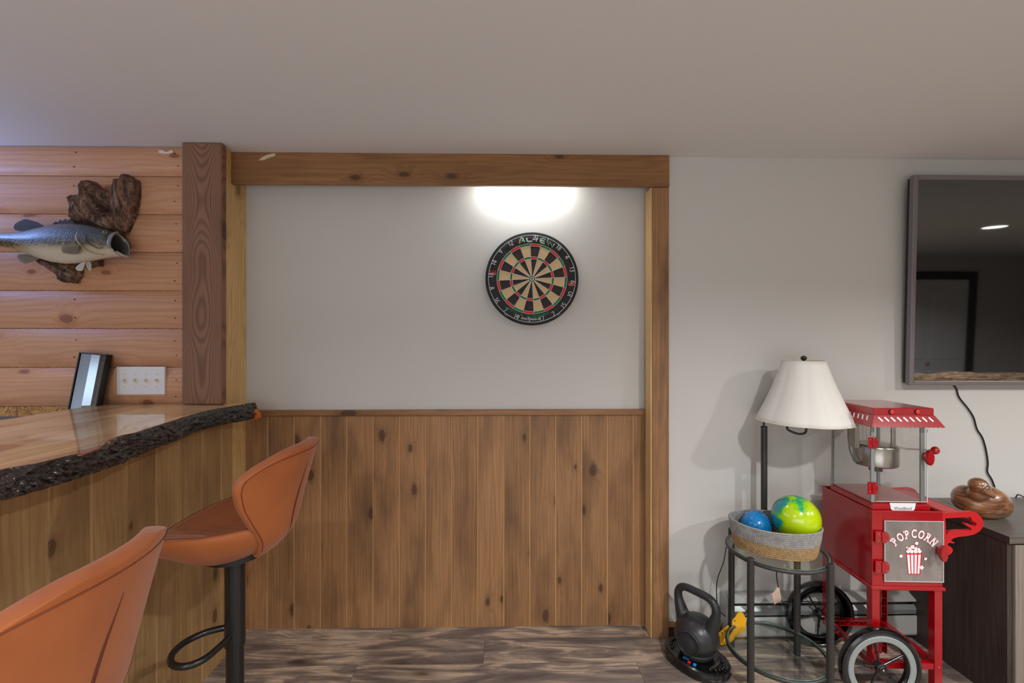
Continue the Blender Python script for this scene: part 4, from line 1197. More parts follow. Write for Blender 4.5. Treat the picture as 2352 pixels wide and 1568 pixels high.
for a, b in (((GX0 + 0.012, GZ0 + 0.004), (GX1 + 0.002, GZ0 + 0.006)), ((GX1, GZ0 + 0.004), (GX1 + 0.003, GZ1 - 0.02))):
    m.box((a[0], GY0 - 0.0025, a[1]), (b[0], GY0 - 0.0005, b[1]))
m.build('door_edge', M['acrylic_edge'], fp)
for x_, y_, w_ in ((GX0 - 0.004, GY0, 0.013), (GX1 - 0.018, GY0 + 0.004, 0.015), (GX0, GY1 - 0.008, 0.007), (GX1 - 0.012, GY1 - 0.008, 0.012)):
    MB().box((x_, y_, GZ0), (x_ + w_, y_ + 0.008, GZ1)).build('corner_post', M['alu'], cart, bevel=0.001)
m = MB()
for i in range(9):
    x_ = GX0 + 0.05 + 0.0165 * i
    m.box((x_, GY1 - 0.0048, GZ1 - 0.09 - 0.012 * (i % 4)), (x_ + 0.0012, GY1 - 0.0042, GZ1 - 0.02))
m.box((GX0 + 0.03, GY1 - 0.0048, GZ1 - 0.12), (GX0 + 0.0312, GY1 - 0.0042, GZ1 - 0.02))
o = m.build('vent_lines', M['acrylic_edge'], cart); o['kind'] = 'stuff'
# canopy
KX0, KX1, KY0, KY1 = 0.004, 0.236, -0.002, 0.262
MB().box((KX0, KY0, 1.119), (KX1, KY1, 1.1485)).build('canopy_box', R_, cart, bevel=0.004, seg=3)
MB().box((KX0 + 0.006, KY0 + 0.006, 1.112), (KX1 - 0.006, KY1 - 0.006, 1.119)).build('canopy_ceiling', R_, cart)
fl_ = 0.023; zf0, zf1 = 1.120, 1.076
def corner(i, d): return [(KX0 - d, KY0 - d), (KX1 + d, KY0 - d), (KX1 + d, KY1 + d), (KX0 - d, KY1 + d)][i % 4]
m = MB()
for s_ in range(4):
    (x0, y0), (x1, y1) = corner(s_, 0), corner(s_ + 1, 0)
    (X0_, Y0_), (X1_, Y1_) = corner(s_, fl_), corner(s_ + 1, fl_)
    n_ = 90; L_ = math.hypot(X1_ - X0_, Y1_ - Y0_); per = 0.0172
    rows_ = []
    for g in (0.0, 0.5, 0.9, 1.0):
        r_ = []
        for i in range(n_ + 1):
            f = i / n_; k_g = g - (0.07 * (1 - abs(math.sin(math.pi * f * round(L_ / per)))) if g == 1.0 else 0)
            a_ = Vector((x0 + (x1 - x0) * f, y0 + (y1 - y0) * f, zf0)); b_ = Vector((X0_ + (X1_ - X0_) * f, Y0_ + (Y1_ - Y0_) * f, zf1))
            r_.append(m.bm.verts.new(a_.lerp(b_, k_g)))
        rows_.append(r_)
    for ra, rb in zip(rows_, rows_[1:]):
        for i in range(n_): m.bm.faces.new((ra[i], ra[i + 1], rb[i + 1], rb[i]))
m.build('canopy_skirt', R_, cart, solid=0.002)
nsl = 9
for s_, nn2, lean in ((0, 9, 0.010), (3, 10, 0.010), (1, 9, 0.010)):
    (x0, y0), (x1, y1) = corner(s_, 0.0), corner(s_ + 1, 0.0)
    (X0_, Y0_), (X1_, Y1_) = corner(s_, fl_), corner(s_ + 1, fl_)
    ex_ = Vector((x1 - x0, y1 - y0, 0)).normalized()
    top_m = Vector(((x0 + x1) / 2, (y0 + y1) / 2, zf0)); bot_m = Vector(((X0_ + X1_) / 2, (Y0_ + Y1_) / 2, zf1))
    dn = (bot_m - top_m).normalized(); nr = dn.cross(ex_).normalized()
    if nr.z < 0: nr = -nr
    L_ = (Vector((x1, y1, 0)) - Vector((x0, y0, 0))).length
    for i in range(nn2):
        cc = top_m + ex_ * (L_ * ((i + 0.5) / nn2 - 0.5) * 0.93) + dn * 0.0165 + nr * 0.0012
        dr_ = (dn * 0.0095 + ex_ * (0.0065 if s_ != 3 else 0.004)).normalized()
        pr_ = dr_.cross(nr).normalized()
        pts = []
        for k in range(16):
            a = 2 * math.pi * k / 16
            pts.append(cc + dr_ * (0.0075 * (1 if math.cos(a) > 0 else -1) + 0.0034 * math.cos(a)) + pr_ * (0.0034 * math.sin(a)))
        MB().prism(pts, nr * 0.0006).build('white_slot', M['white'], cart)
for px in (2047, 2106):
    c0 = cy(px, 945.5, KY0)
    MB().cyl((c0.x, KY0 - 0.003, c0.z), (c0.x, KY0 + 0.002, c0.z), 0.0105, seg=24).build('switch_ring', M['black'], cart)
    MB().cyl((c0.x, KY0 - 0.006, c0.z), (c0.x, KY0, c0.z), 0.0078, seg=24).build('rocker_switch', plain('switch_red', (225, 30, 26), 0.2, coat=0.5), cart, bevel=0.001)
# kettle assembly
kx, ky_ = cy(2011, 1045, 0.13).x, 0.13
kt = MB().lathe([(0.006, 0.893), (0.072, 0.893), (0.078, 0.899), (0.079, 0.972), (0.077, 0.976), (0.006, 0.976)], (kx, ky_, 0), seg=48).build('kettle', M['steel'], cart, smooth=40)
MB().lathe([(0.004, 0.977), (0.070, 0.977), (0.072, 0.981), (0.02, 0.985)], (kx, ky_, 0), seg=40).build('kettle_lid', M['steel'], kt, smooth=40)
MB().cyl((kx, ky_, 0.868), (kx, ky_, 0.892), 0.024, seg=24).build('stirrer_hub', M['black'], kt)
MB().box((kx - 0.098, ky_ - 0.02, 0.965), (kx - 0.080, ky_ + 0.02, 1.118)).build('hanger_plate', M['steel'], cart, bevel=0.001)
MB().box((kx + 0.076, ky_ - 0.006, 0.955), (kx + 0.092, ky_ + 0.006, 0.975)).box((kx + 0.076, ky_ + 0.01, 0.97), (kx + 0.092, ky_ + 0.02, 1.118)).build('hanger_arm', M['steel'], cart, bevel=0.001)
kk = cy(2148, 1034, 0.055)
MB().cyl((kx + 0.09, ky_, 0.966), (GX1 + 0.004, ky_ - 0.02, 0.963), 0.0032, seg=12).cyl((GX1 + 0.004, ky_ - 0.02, 0.963), (kk.x, 0.055, kk.z), 0.0032, seg=12).build('dump_rod', M['steel'], cart)
MB().sphere((kk.x, 0.055, kk.z), 0.015, (1, 1, 1.05), seg=24).build('dump_knob', R_, cart, smooth=True)
cbp = [cy(1923, 975, 0.16), cy(1924, 1005, 0.16), cy(1930, 1034, 0.15), cy(1945, 1052, 0.13), cy(1966, 1062, 0.11), cy(1985, 1066, 0.11), Vector((kx - 0.03, ky_, 0.884))]
cbp = [Vector((max(p.x, GX0 + 0.008), p.y, min(p.z, 1.11))) for p in cbp]
MB().tube(catmull(cbp, 6), 0.0026, 8).build('kettle_cable', plain('grey_cable', (96, 94, 92), 0.5), cart, smooth=True)
MB().tube([cbp[4], cbp[5]], 0.006, 10).build('kettle_plug', M['black'], cart)
cl = cy(2085, 984, 0.10)
MB().sphere((cl.x, 0.10, 1.098), 0.030, (1, 1, 0.8), seg=28).build('case_lamp', glass('lamp_dome', (0.9, 0.9, 0.88), 1.5, haze=0.25, hazec=(0.8, 0.8, 0.78)), cart, smooth=True)
# hinges
def hinge(px0, px1, py0, py1, ly, nm_):
    a = cy(px0, py0, ly); b = cy(px1, py1, ly)
    xm = (a.x + b.x) / 2; y0 = ly
    h = MB().box((a.x, y0 - 0.003, b.z), (xm - 0.003, y0, a.z)).box((xm - 0.004, y0 - 0.006, b.z + 0.004), (xm + 0.004, y0, a.z - 0.004))
    cz_ = (a.z + b.z) / 2; rz_ = (a.z - b.z) / 2
    pts = [(xm + 0.002, y0 - 0.003, b.z), (xm + 0.002, y0 - 0.003, a.z)]
    for k in range(9):
        an = math.pi / 2 - math.pi * k / 8
        pts.append((xm + 0.005 + (b.x - xm - 0.005) * max(0, math.cos(an)), y0 - 0.003, cz_ + rz_ * math.sin(an)))
    h.prism(pts, (0, 0.003, 0))
    h = h.build(nm_, M['red2'] if ly > -0.002 and py0 > 1200 else R_, cart, bevel=0.0008)
    for sx_ in ((a.x + xm) / 2 - 0.002, (xm + b.x) / 2 + 0.001):
        for sz_ in (cz_ + rz_ * 0.52, cz_ - rz_ * 0.52):
            MB().sphere((sx_, y0 - 0.0035, sz_), 0.0018, seg=10).build('rivet', M['steel'], h, smooth=True)
hinge(1993, 2017, 1002.5, 1030, GY0 - 0.002, 'hinge')
hinge(1992, 2016, 1106, 1135, GY0 - 0.002, 'hinge')
# lower door with print
d0 = cy(2031, 1195, -0.004); d1 = cy(2167, 1337, -0.004)
door = MB().box((d0.x, -0.0045, d1.z), (d1.x, -0.002, d0.z)).build('storage_door', M['acrylic_door'], cart)
m = MB(); e_ = 0.0022
m.box((d0.x, -0.0062, d0.z - e_), (d1.x, -0.0045, d0.z)).box((d0.x, -0.0062, d1.z), (d1.x, -0.0045, d1.z + e_)).box((d0.x, -0.0062, d1.z + e_), (d0.x + e_, -0.0045, d0.z - e_)).box((d1.x - e_, -0.0062, d1.z + e_), (d1.x, -0.0045, d0.z - e_))
m.build('door_edge', M['acrylic_edge'], door)
hinge(2010, 2042, 1219, 1247, -0.0065, 'hinge')
hinge(2010, 2042.5, 1287, 1317, -0.0065, 'hinge')
def knob(px, py, ly, w_, h_, th_):
    c0 = cy(px, py, ly - th_)
    m = MB(); R = []
    for f, y_ in ((0.55, ly), (0.5, ly - th_ * 0.35), (0.93, ly - th_ * 0.45), (1.0, ly - th_ * 0.6), (1.0, ly - th_ * 0.9), (0.93, ly - th_)):
        R.append([(c0.x + w_ * f * math.cos(2 * math.pi * k / 32), y_, c0.z + h_ * f * math.sin(2 * math.pi * k / 32)) for k in range(32)])
    m.rings(R); m.build('knob', M['red'], cart, smooth=40)
knob(2139, 1052, GY0 - 0.003, 0.014, 0.030, 0.030)
knob(2171, 1273, -0.006, 0.0125, 0.031, 0.034)
# printed lettering and popcorn bucket on the lower door
white_ink = plain('white_ink', (232, 230, 234), 0.5); red_ink = plain('red_ink', (200, 44, 56), 0.5)
def on_door(px, py): return cy(px, py, -0.0046)
cc_ = on_door(2099, 1286)                       # centre of the lettering arc
rad = (on_door(2099, 1234) - cc_).length
for nm_, mat, off, ex2, yy in (('lettering_outline', red_ink, 0.0022, 0.0, -0.0050), ('lettering', white_ink, 0.0010, 0.0, -0.0056)):
    bm2 = bmesh.new()
    word = 'POPCORN'; a0, a1 = 46, -46
    for i, ch in enumerate(word):
        a = math.radians(a0 + (a1 - a0) * i / 6)
        Mx = Matrix.Translation((cc_.x - rad * math.sin(a), yy, cc_.z + rad * math.cos(a))) @ Matrix.Rotation(-a, 4, 'Y') @ Matrix.Rotation(math.pi / 2, 4, 'X') @ Matrix.Diagonal((0.76, 1.15, 1, 1))
        add_glyph(bm2, ch, 0.039, Mx, extrude=0.0002, offset=off)
        # slab serifs, drawn as small feet on the straight stems
        sb2 = {'P': ((-0.009, 0.0), (-0.009, 0.0235)), 'R': ((-0.009, 0.0), (-0.009, 0.0235), (0.009, 0.0)), 'N': ((-0.009, 0.0), (-0.009, 0.0235), (0.009, 0.0235), (0.009, 0.0))}.get(ch, ())
        for sx_, sz_ in sb2:
            r = bmesh.ops.create_cube(bm2, size=1.0)
            bmesh.ops.scale(bm2, vec=(0.0095 + off * 2, 0.0032 + off * 2, 0.0004), verts=r['verts'])
            bmesh.ops.translate(bm2, vec=(sx_, sz_ + 0.001, 0), verts=r['verts'])
            bmesh.ops.transform(bm2, matrix=Mx, verts=r['verts'])
    me = bpy.data.meshes.new(nm_); bm2.to_mesh(me); bm2.free()
    o = link(nm_, me, mat, door); o['kind'] = 'stuff'
def flat(px_pts, yy, mat, nm_):
    m = MB(); pts = [cy(a, b, yy) for a, b in px_pts]
    vs = [m.bm.verts.new(p) for p in pts]; m.bm.faces.new(vs)
    return m.build(nm_, mat, door, solid=0.0002)
flat([(2081, 1270), (2118, 1270), (2114, 1319), (2086, 1319)], -0.0050, red_ink, 'bucket')
for i in range(4):
    x0 = 2083.5 + 8.6 * i; x1 = x0 + 5.6
    f = lambda x, y: x + (2099.5 - x) * 0.24 * (y - 1273) / 46
    flat([(f(x0, 1273), 1273.5), (f(x1, 1273), 1273.5), (f(x1, 1317), 1317), (f(x0, 1317), 1317)], -0.0054, white_ink, 'bucket_stripe')
def puff(cx, cy__, r, nm_='popcorn_print'):
    for rr2, yy, mat in ((r + 0.9, -0.0050, red_ink), (r, -0.0054, white_ink)):
        pts = []
        for k in range(28):
            a = 2 * math.pi * k / 28
            q = rr2 * (1 + 0.16 * math.cos(a * 4 + cx))
            pts.append((cx + q * math.cos(a), cy__ + q * 0.95 * math.sin(a)))
        flat(pts, yy - 0.0001 * (cx % 3), mat, nm_)
for a, b, r in ((2086, 1266, 4.2), (2094, 1266, 4.6), (2103, 1266, 4.6), (2112, 1266, 4.4), (2089, 1260, 3.6), (2096, 1256, 4.6), (2104, 1260, 4), (2110, 1261, 3.2), (2083, 1257, 2), (2105.5, 1247.5, 3.8), (2069.5, 1277, 3.8), (2126, 1283, 3.2), (2117, 1303, 4.6)):
    puff(a, b, r)
# maker's plate
pa = cy(2044, 1155, 0.006); pb_ = cy(2104, 1174, 0.006)
pts = []
xl, xr, zt_, zb_ = pa.x, pb_.x, pa.z, pb_.z
pts = [(xl, 0.0065, zt_), (xr, 0.0065, zt_), (xr - 0.002, 0.0065, zt_ - 0.010)]
for k in range(5):
    a = math.pi / 2 * k / 4
    pts.append((xr - 0.003 - 0.014 * (1 - math.cos(a)), 0.0065, zb_ + 0.016 * (1 - math.sin(a))))
for k in range(5):
    a = math.pi / 2 * (4 - k) / 4
    pts.append((xl + 0.003 + 0.014 * (1 - math.cos(a)), 0.0065, zb_ + 0.016 * (1 - math.sin(a))))
pts.append((xl + 0.002, 0.0065, zt_ - 0.010))
plate = MB().prism(pts, (0, 0.003, 0)).build('name_plate', M['white'], cart)
bm2 = bmesh.new()
Mx = Matrix.Translation(((xl + xr) / 2, 0.0058, zb_ + 0.0062)) @ Matrix.Rotation(math.pi / 2, 4, 'X')
add_glyph(bm2, 'WestBend', 0.0158, Mx, extrude=0.0002, offset=-0.0002)
me = bpy.data.meshes.new('plate_lettering'); bm2.to_mesh(me); bm2.free()
o = link('plate_lettering', me, plain('grey_ink', (86, 84, 92), 0.5), plate); o['kind'] = 'stuff'
# side handles: two scrolled brackets and the tray between them
outer = [(2164, 1179), (2200, 1176), (2233, 1174.5), (2245, 1178), (2254, 1187), (2259, 1199), (2258, 1210), (2250, 1220), (2238, 1227), (2225, 1230), (2200, 1233), (2190, 1236), (2185, 1240), (2186, 1243), (2192, 1245), (2192.5, 1247), (2189, 1247.7), (2181, 1246), (2177, 1249), (2177, 1252), (2185, 1256), (2189, 1263), (2186, 1270), (2180, 1274), (2170, 1276), (2164, 1276)]
inner = [(2171.5, 1190), (2230, 1187), (2232, 1193), (2236, 1198), (2242, 1200), (2243, 1205), (2239, 1208.5), (2220, 1201), (2216.5, 1203), (2219, 1206.5), (2229, 1211), (2232, 1216), (2228, 1217.5), (2195, 1218.5), (2180, 1221), (2173, 1228)]
def bracket(ly):
    mb = MB()
    op = [cy(a, b, 0.0) for a, b in outer]; ip = [cy(a, b, 0.0) for a, b in inner]
    vo_ = [mb.bm.verts.new((p.x, ly, p.z)) for p in op]; vi_ = [mb.bm.verts.new((p.x, ly, p.z)) for p in ip]
    eo = [mb.bm.edges.new((vo_[i], vo_[(i + 1) % len(vo_)])) for i in range(len(vo_))] + [mb.bm.edges.new((vi_[i], vi_[(i + 1) % len(vi_)])) for i in range(len(vi_))]
    bmesh.ops.triangle_fill(mb.bm, use_beauty=True, edges=eo)
    r = bmesh.ops.extrude_face_region(mb.bm, geom=mb.bm.faces[:])
    vs = [g for g in r['geom'] if isinstance(g, bmesh.types.BMVert)]
    bmesh.ops.translate(mb.bm, vec=(0, 0.014, 0), verts=vs)
    return mb.build('handle_bracket', M['red2'], cart)
bracket(0.0); bracket(BD - 0.014)
hx = cy(2221, 1176, 0.0).x
MB().box((BW + 0.001, 0.0145, 0.728), (hx - 0.004, BD - 0.0145, 0.740)).build('side_tray', M['red2'], cart, bevel=0.001)
MB().box((hx - 0.004, 0.0145, 0.722), (hx + 0.002, BD - 0.0145, 0.742)).build('tray_edge', M['alu'], cart, bevel=0.001)
MB().cyl((cy(2240, 1200, 0).x, 0.013, cy(2240, 1200, 0).z), (cy(2240, 1200, 0).x, BD - 0.013, cy(2240, 1200, 0).z), 0.006, seg=14).build('push_bar', M['red2'], cart)
# legs with ribbed channels
def leg(x0, y0, w_, d_, z0, z1, ribs=None):
    m = MB()
    if ribs is None:
        m.box((x0, y0, z0), (x0 + w_, y0 + d_, z1))
        return m.build('leg', R_, cart, bevel=0.0015)
    m.box((x0, y0 + d_ - 0.003, z0), (x0 + w_, y0 + d_, z1)).box((x0, y0, z0), (x0 + 0.003, y0 + d_ - 0.003, z1)).box((x0 + w_ - 0.003, y0, z0), (x0 + w_, y0 + d_ - 0.003, z1))
    o = m.build('leg', R_, cart)
    n_ = int((z1 - z0) / 0.034)
    for i in range(n_):
        za = z0 + (z1 - z0) * i / n_; zb2 = z0 + (z1 - z0) * (i + 1) / n_
        MB().box((x0 + 0.003, y0 + 0.001, zb2 - 0.0018), (x0 + w_ - 0.003, y0 + d_ - 0.003, zb2)).build('rib', R_, o)
        m = MB()
        xa, xb = (x0 + 0.003, x0 + w_ - 0.003) if i % 2 else (x0 + w_ - 0.003, x0 + 0.003)
        m.prism([(xa, y0 + 0.002, za), (xb, y0 + 0.002, zb2 - 0.002), (xb, y0 + 0.002, zb2 - 0.0036), (xa, y0 + 0.002, za - 0.0) if False else (xa, y0 + 0.002, za + 0.0005 - 0.0018)], (0, d_ - 0.006, 0))
        m.build('rib', R_, o)
    return o
LW, LD = 0.030, 0.030
leg(0.000, 0.000, LW, LD, 0.115, 0.434)
leg(BW - 0.031, 0.000, LW, LD, 0.0, 0.434)
leg(0.000, BD - LD - 0.004, 0.028, LD, 0.115, 0.434, True)
leg(BW - 0.031, BD - LD - 0.004, 0.028, LD, 0.0, 0.434, True)
rz0, rz1 = 0.122, 0.146
MB().box((LW, 0.003, rz0), (BW - 0.031, 0.027, rz1)).build('front_rail', R_, cart, bevel=0.001)
MB().box((0.002, LD, rz0), (0.026, BD - LD - 0.004, rz1)).build('side_rail', R_, cart, bevel=0.001)
MB().box((BW - 0.029, LD, rz0), (BW - 0.005, BD - LD - 0.004, rz1)).build('side_rail', R_, cart, bevel=0.001)
br_ = MB().box((0.028, BD - 0.012, rz0), (BW - 0.031, BD - 0.008, rz1)).box((0.028, BD - 0.032, rz1 - 0.003), (BW - 0.031, BD - 0.012, rz1)).box((0.028, BD - 0.032, rz0), (BW - 0.031, BD - 0.012, rz0 + 0.003)).build('back_rail', R_, cart)
for i in range(10):
    xa = 0.028 + (BW - 0.059) * i / 10; xb = 0.028 + (BW - 0.059) * (i + 1) / 10
    za, zb2 = (rz0 + 0.003, rz1 - 0.003) if i % 2 else (rz1 - 0.003, rz0 + 0.003)
    MB().prism([(xa, BD - 0.030, za), (xb, BD - 0.030, zb2), (xb, BD - 0.030, zb2 - 0.002), (xa, BD - 0.030, za - 0.002)], (0, 0.017, 0)).build('rib', R_, br_)
MB().sphere((BW - 0.016, -0.001, 0.134), 0.003, seg=10).build('screw', M['steel'], cart, smooth=True)
# wheels
def wheel(y0, face, wx=0.006, wz=0.150):
    """face: -1 when the grey band looks towards the room"""
    Rw = 0.150
    root = MB().lathe([(Rw - 0.021, -0.013), (Rw - 0.010, -0.016), (Rw - 0.002, -0.012), (Rw, -0.004), (Rw, 0.004), (Rw - 0.002, 0.012), (Rw - 0.010, 0.016), (Rw - 0.021, 0.013), (Rw - 0.046, 0.012), (Rw - 0.046, -0.010)], (wx, y0, wz), seg=72, axis='y', cap=False)
    mm = root.bm
    # close the inner wall
    o = root.build('wheel', M['tyre'], cart, smooth=35, solid=0.003)
    if face < 0:
        MB().lathe([(0.105, -0.0125), (0.108, -0.0155), (0.126, -0.0165), (0.129, -0.0135)], (wx, y0, wz), seg=72, axis='y', cap=False).build('grey_band', M['grey_ring'], o, smooth=40)
    for k in range(5):
        a = math.radians(-36 + 72 * k + (0 if face < 0 else 20)) + math.radians(72 * 0.9)
        d = Vector((math.cos(a), 0, math.sin(a))); c0 = Vector((wx, y0, wz))
        m = MB().cyl(c0 + d * 0.018, c0 + d * 0.055, 0.0052, 0.0042, seg=10).cyl(c0 + d * 0.055, c0 + d * 0.107, 0.0042, 0.0036, seg=10).cyl(c0 + d * 0.052, c0 + d * 0.060, 0.0058, seg=10)
        m.build('spoke', M['tyre'], o, smooth=40)
    MB().cyl((wx, y0 - 0.016, wz), (wx, y0 + 0.014, wz), 0.020, seg=24).build('hub', M['tyre'], o, smooth=40, bevel=0.003)
    MB().lathe([(0.006, -0.018), (0.013, -0.021), (0.015, -0.0165)], (wx, y0, wz), seg=20, axis='y', cap=False).build('hub_ring', M['tyre'], o, smooth=True)
    MB().sphere((wx, y0 - 0.019, wz), 0.0048, seg=12).build('axle_nut', M['steel'], o, smooth=True)
wheel(-0.030, -1)
wheel(BD + 0.012, 1, wx=-0.004, wz=0.149)
MB().cyl((0.006, -0.01, 0.150), (0.004, BD + 0.005, 0.150), 0.005, seg=12).build('axle', M['steel'], cart)

# ================================================================ DARTBOARD
dcn = aty(1222, 640, 2.222)
DZ = 0.2255; ROT = math.radians(-6)
db = wthing('dartboard', 'round black, cream, red and green dartboard on the recessed wall', 'dartboard', (dcn.x, YW, dcn.z))
MB().lathe([(DZ - 0.004, 0.008), (DZ, 0.005), (DZ, -0.034), (DZ - 0.003, -0.039), (DZ - 0.005, -0.0395)], (dcn.x, 2.262, dcn.z), seg=96, axis='y').build('board', plain('board_black', (34, 33, 33), 0.75, bump=0.4, bscale=300), db, smooth=40)
yF = 2.2223
MB().lathe([(DZ - 0.001, -0.0), (DZ + 0.0012, -0.001), (DZ + 0.0012, -0.012), (DZ - 0.001, -0.013)], (dcn.x, 2.237, dcn.z), seg=96, axis='y', cap=False).build('edge_band', M['black_metal'], db, smooth=40)
blk = plain('sisal_black', (44, 42, 41), 0.85, bump=0.6, bscale=160)
crm = plain('sisal_cream', (206, 176, 134), 0.85, bump=0.6, bscale=160)
rdm = plain('sisal_red', (206, 36, 40), 0.75); grn = plain('sisal_green', (10, 120, 78), 0.75)
def seg_mesh(r0, r1):
    m = MB(); h = math.radians(9) - 0.0015 / max(r1, .05); n_ = 5
    pts = [(r0 * math.sin(-h + 2 * h * k / n_), 0, r0 * math.cos(-h + 2 * h * k / n_)) for k in range(n_ + 1)] + [(r1 * math.sin(h - 2 * h * k / n_), 0, r1 * math.cos(h - 2 * h * k / n_)) for k in range(n_ + 1)]
    m.prism(pts, (0, -0.0008, 0)); return m.mesh('segment')
bands = [('inner_single', 0.0165, 0.0958, blk, crm), ('triple', 0.0965, 0.1070, rdm, grn), ('outer_single', 0.1080, 0.1588, blk, crm), ('double', 0.1595, 0.1705, rdm, grn)]
for nm_, r0, r1, m0, m1 in bands:
    ms = []
    for mt in (m0, m1):
        me = seg_mesh(r0, r1); me.materials.append(mt); ms.append(me)
    for k in range(20):
        o = link(nm_, ms[k % 2], None, db, (dcn.x, yF, dcn.z)); o.rotation_euler = (0, math.radians(18 * k) - ROT, 0)
MB().cyl((dcn.x, yF - 0.0008, dcn.z), (dcn.x, yF, dcn.z), 0.0155, seg=36).build('outer_bull', grn, db)
MB().cyl((dcn.x, yF - 0.0014, dcn.z), (dcn.x, yF, dcn.z), 0.0060, seg=24).build('bull', rdm, db)
wire = plain('wire', (214, 206, 196), 0.4, 0.2); ww0 = plain('bull_white', (220, 216, 212), 0.5)
m = MB()
def circ(r, rad_, y_): m.tube([(dcn.x + r * math.cos(2 * math.pi * k / 80), y_, dcn.z + r * math.sin(2 * math.pi * k / 80)) for k in range(80)], rad_, 6, closed=True)
for r in (0.0063, 0.0160, 0.0961, 0.1075, 0.1591, 0.171): circ(r, 0.0008, yF - 0.0012)
for k in range(20):
    a = math.radians(9 + 18 * k) - ROT
    m.tube([(dcn.x + r * math.sin(a), yF - 0.0012, dcn.z + r * math.cos(a)) for r in (0.0160, 0.1705)], 0.0008, 6)
m.build('spider_wire', wire, db)
m = MB(); circ(0.0078, 0.0014, yF - 0.0010); m.build('bull_ring', ww0, db)
ww = plain('white_wire', (222, 222, 228), 0.4)
m = MB(); circ(0.2115, 0.0010, yF - 0.003); m.build('number_ring', ww, db)
nums = [20, 1, 18, 4, 13, 6, 10, 15, 2, 17, 3, 19, 7, 16, 8, 11, 14, 9, 12, 5]
# wire digits as strokes on a 0..1 x 0..1.6 cell
ST = {'0': [[(.5, 1.6), (.1, 1.3), (.1, .3), (.5, 0), (.9, .3), (.9, 1.3), (.5, 1.6)]], '1': [[(.3, 1.3), (.5, 1.6), (.5, 0)]],
      '2': [[(.1, 1.3), (.3, 1.6), (.75, 1.6), (.85, 1.1), (.1, 0), (.9, 0)]], '3': [[(.1, 1.5), (.6, 1.6), (.85, 1.2), (.45, .85), (.9, .5), (.6, 0), (.1, .1)]],
      '4': [[(.7, 0), (.7, 1.6), (.05, .5), (.95, .5)]], '5': [[(.85, 1.6), (.25, 1.6), (.2, .95), (.7, .95), (.9, .5), (.6, 0), (.1, .1)]],
      '6': [[(.8, 1.5), (.4, 1.4), (.1, .6), (.3, 0), (.75, .05), (.9, .5), (.6, .85), (.15, .6)]], '7': [[(.1, 1.6), (.9, 1.6), (.4, 0)]],
      '8': [[(.5, .85), (.15, 1.2), (.5, 1.6), (.85, 1.2), (.5, .85), (.1, .4), (.5, 0), (.9, .4), (.5, .85)]], '9': [[(.85, 1.0), (.5, .75), (.15, 1.1), (.4, 1.6), (.8, 1.5), (.85, 1.0), (.5, 0)]]}
def arc_strokes(strokes, a, r, s, cxo, rad_, mat_m, y_):
    for st in strokes:
        pts = []
        for x, z in st:
            lx_ = (x - 0.5) * s + cxo; lz_ = (z - 0.8) * s
            if math.cos(a) < -0.15: lx_, lz_ = -lx_, -lz_      # lower numbers stand upright
            pts.append((dcn.x + (r + lz_) * math.sin(a) + lx_ * math.cos(a), y_, dcn.z + (r + lz_) * math.cos(a) - lx_ * math.sin(a)))
        mat_m.tube(catmull(pts, 3) if len(pts) > 3 else pts, rad_, 6)
for k, n_ in enumerate(nums):
    m = MB(); a = math.radians(18 * k + 4.5); tx = str(n_)
    for j, ch in enumerate(tx):
        flip = 0
        arc_strokes(ST[ch], a, 0.2005, 0.0135, (j - (len(tx) - 1) / 2) * 0.0125, 0.0013, m, yF - 0.0035)
    m.build('number', ww, db)
# curved title: bent strokes with a green outline
AL = {'A': [[(0, .1), (.35, .9), (.55, 1), (.75, .9), (1.0, .1)]], 'L': [[(0, 1), (0, .25), (.12, .1), (.95, .1)]], 'I': [[(.5, 0.1), (.5, 1)]],
      'E': [[(.95, 1), (.3, 1), (.05, .8), (.05, .3), (.3, .1), (.95, .1)], [(.1, .55), (.85, .55)]], 'N': [[(0, .1), (0, 1), (.9, .1), (.9, 1)]]}
pale = plain('title_pale', (206, 196, 186), 0.6); tg_ = plain('title_green', (14, 116, 76), 0.6)
for nm_, mt, rad_, y_ in (('title_outline', tg_, 0.0060, yF - 0.0004), ('title', pale, 0.0025, yF - 0.0016)):
    m = MB()
    for ch, deg in zip('ALIEN', (-16.0, -3.8, 6.0, 15.5, 29.0)):
        a = math.radians(deg + 0.5)
        for st in AL[ch]:
            pts = []
            for x, z in st:
                lx_ = (x - 0.5) * 0.028; lz_ = (z - 0.5) * 0.0225; r = 0.1905
                pts.append((dcn.x + (r + lz_) * math.sin(a) + lx_ * math.cos(a), y_, dcn.z + (r + lz_) * math.cos(a) - lx_ * math.sin(a)))
            m.tube(pts, rad_, 8, ry=rad_)
    o = m.build(nm_, mt, db, smooth=True); o['kind'] = 'stuff'
    for v_ in o.data.vertices: v_.co.y = y_ + (v_.co.y - y_) * (0.12 if rad_ > 0.004 else 0.3)
a = math.radians(-16)
MB().cyl((dcn.x + 0.186 * math.sin(a), yF - 0.002, dcn.z + 0.186 * math.cos(a)), (dcn.x + 0.186 * math.sin(a), yF, dcn.z + 0.186 * math.cos(a)), 0.0035, seg=14).build('title_dot', rdm, db)
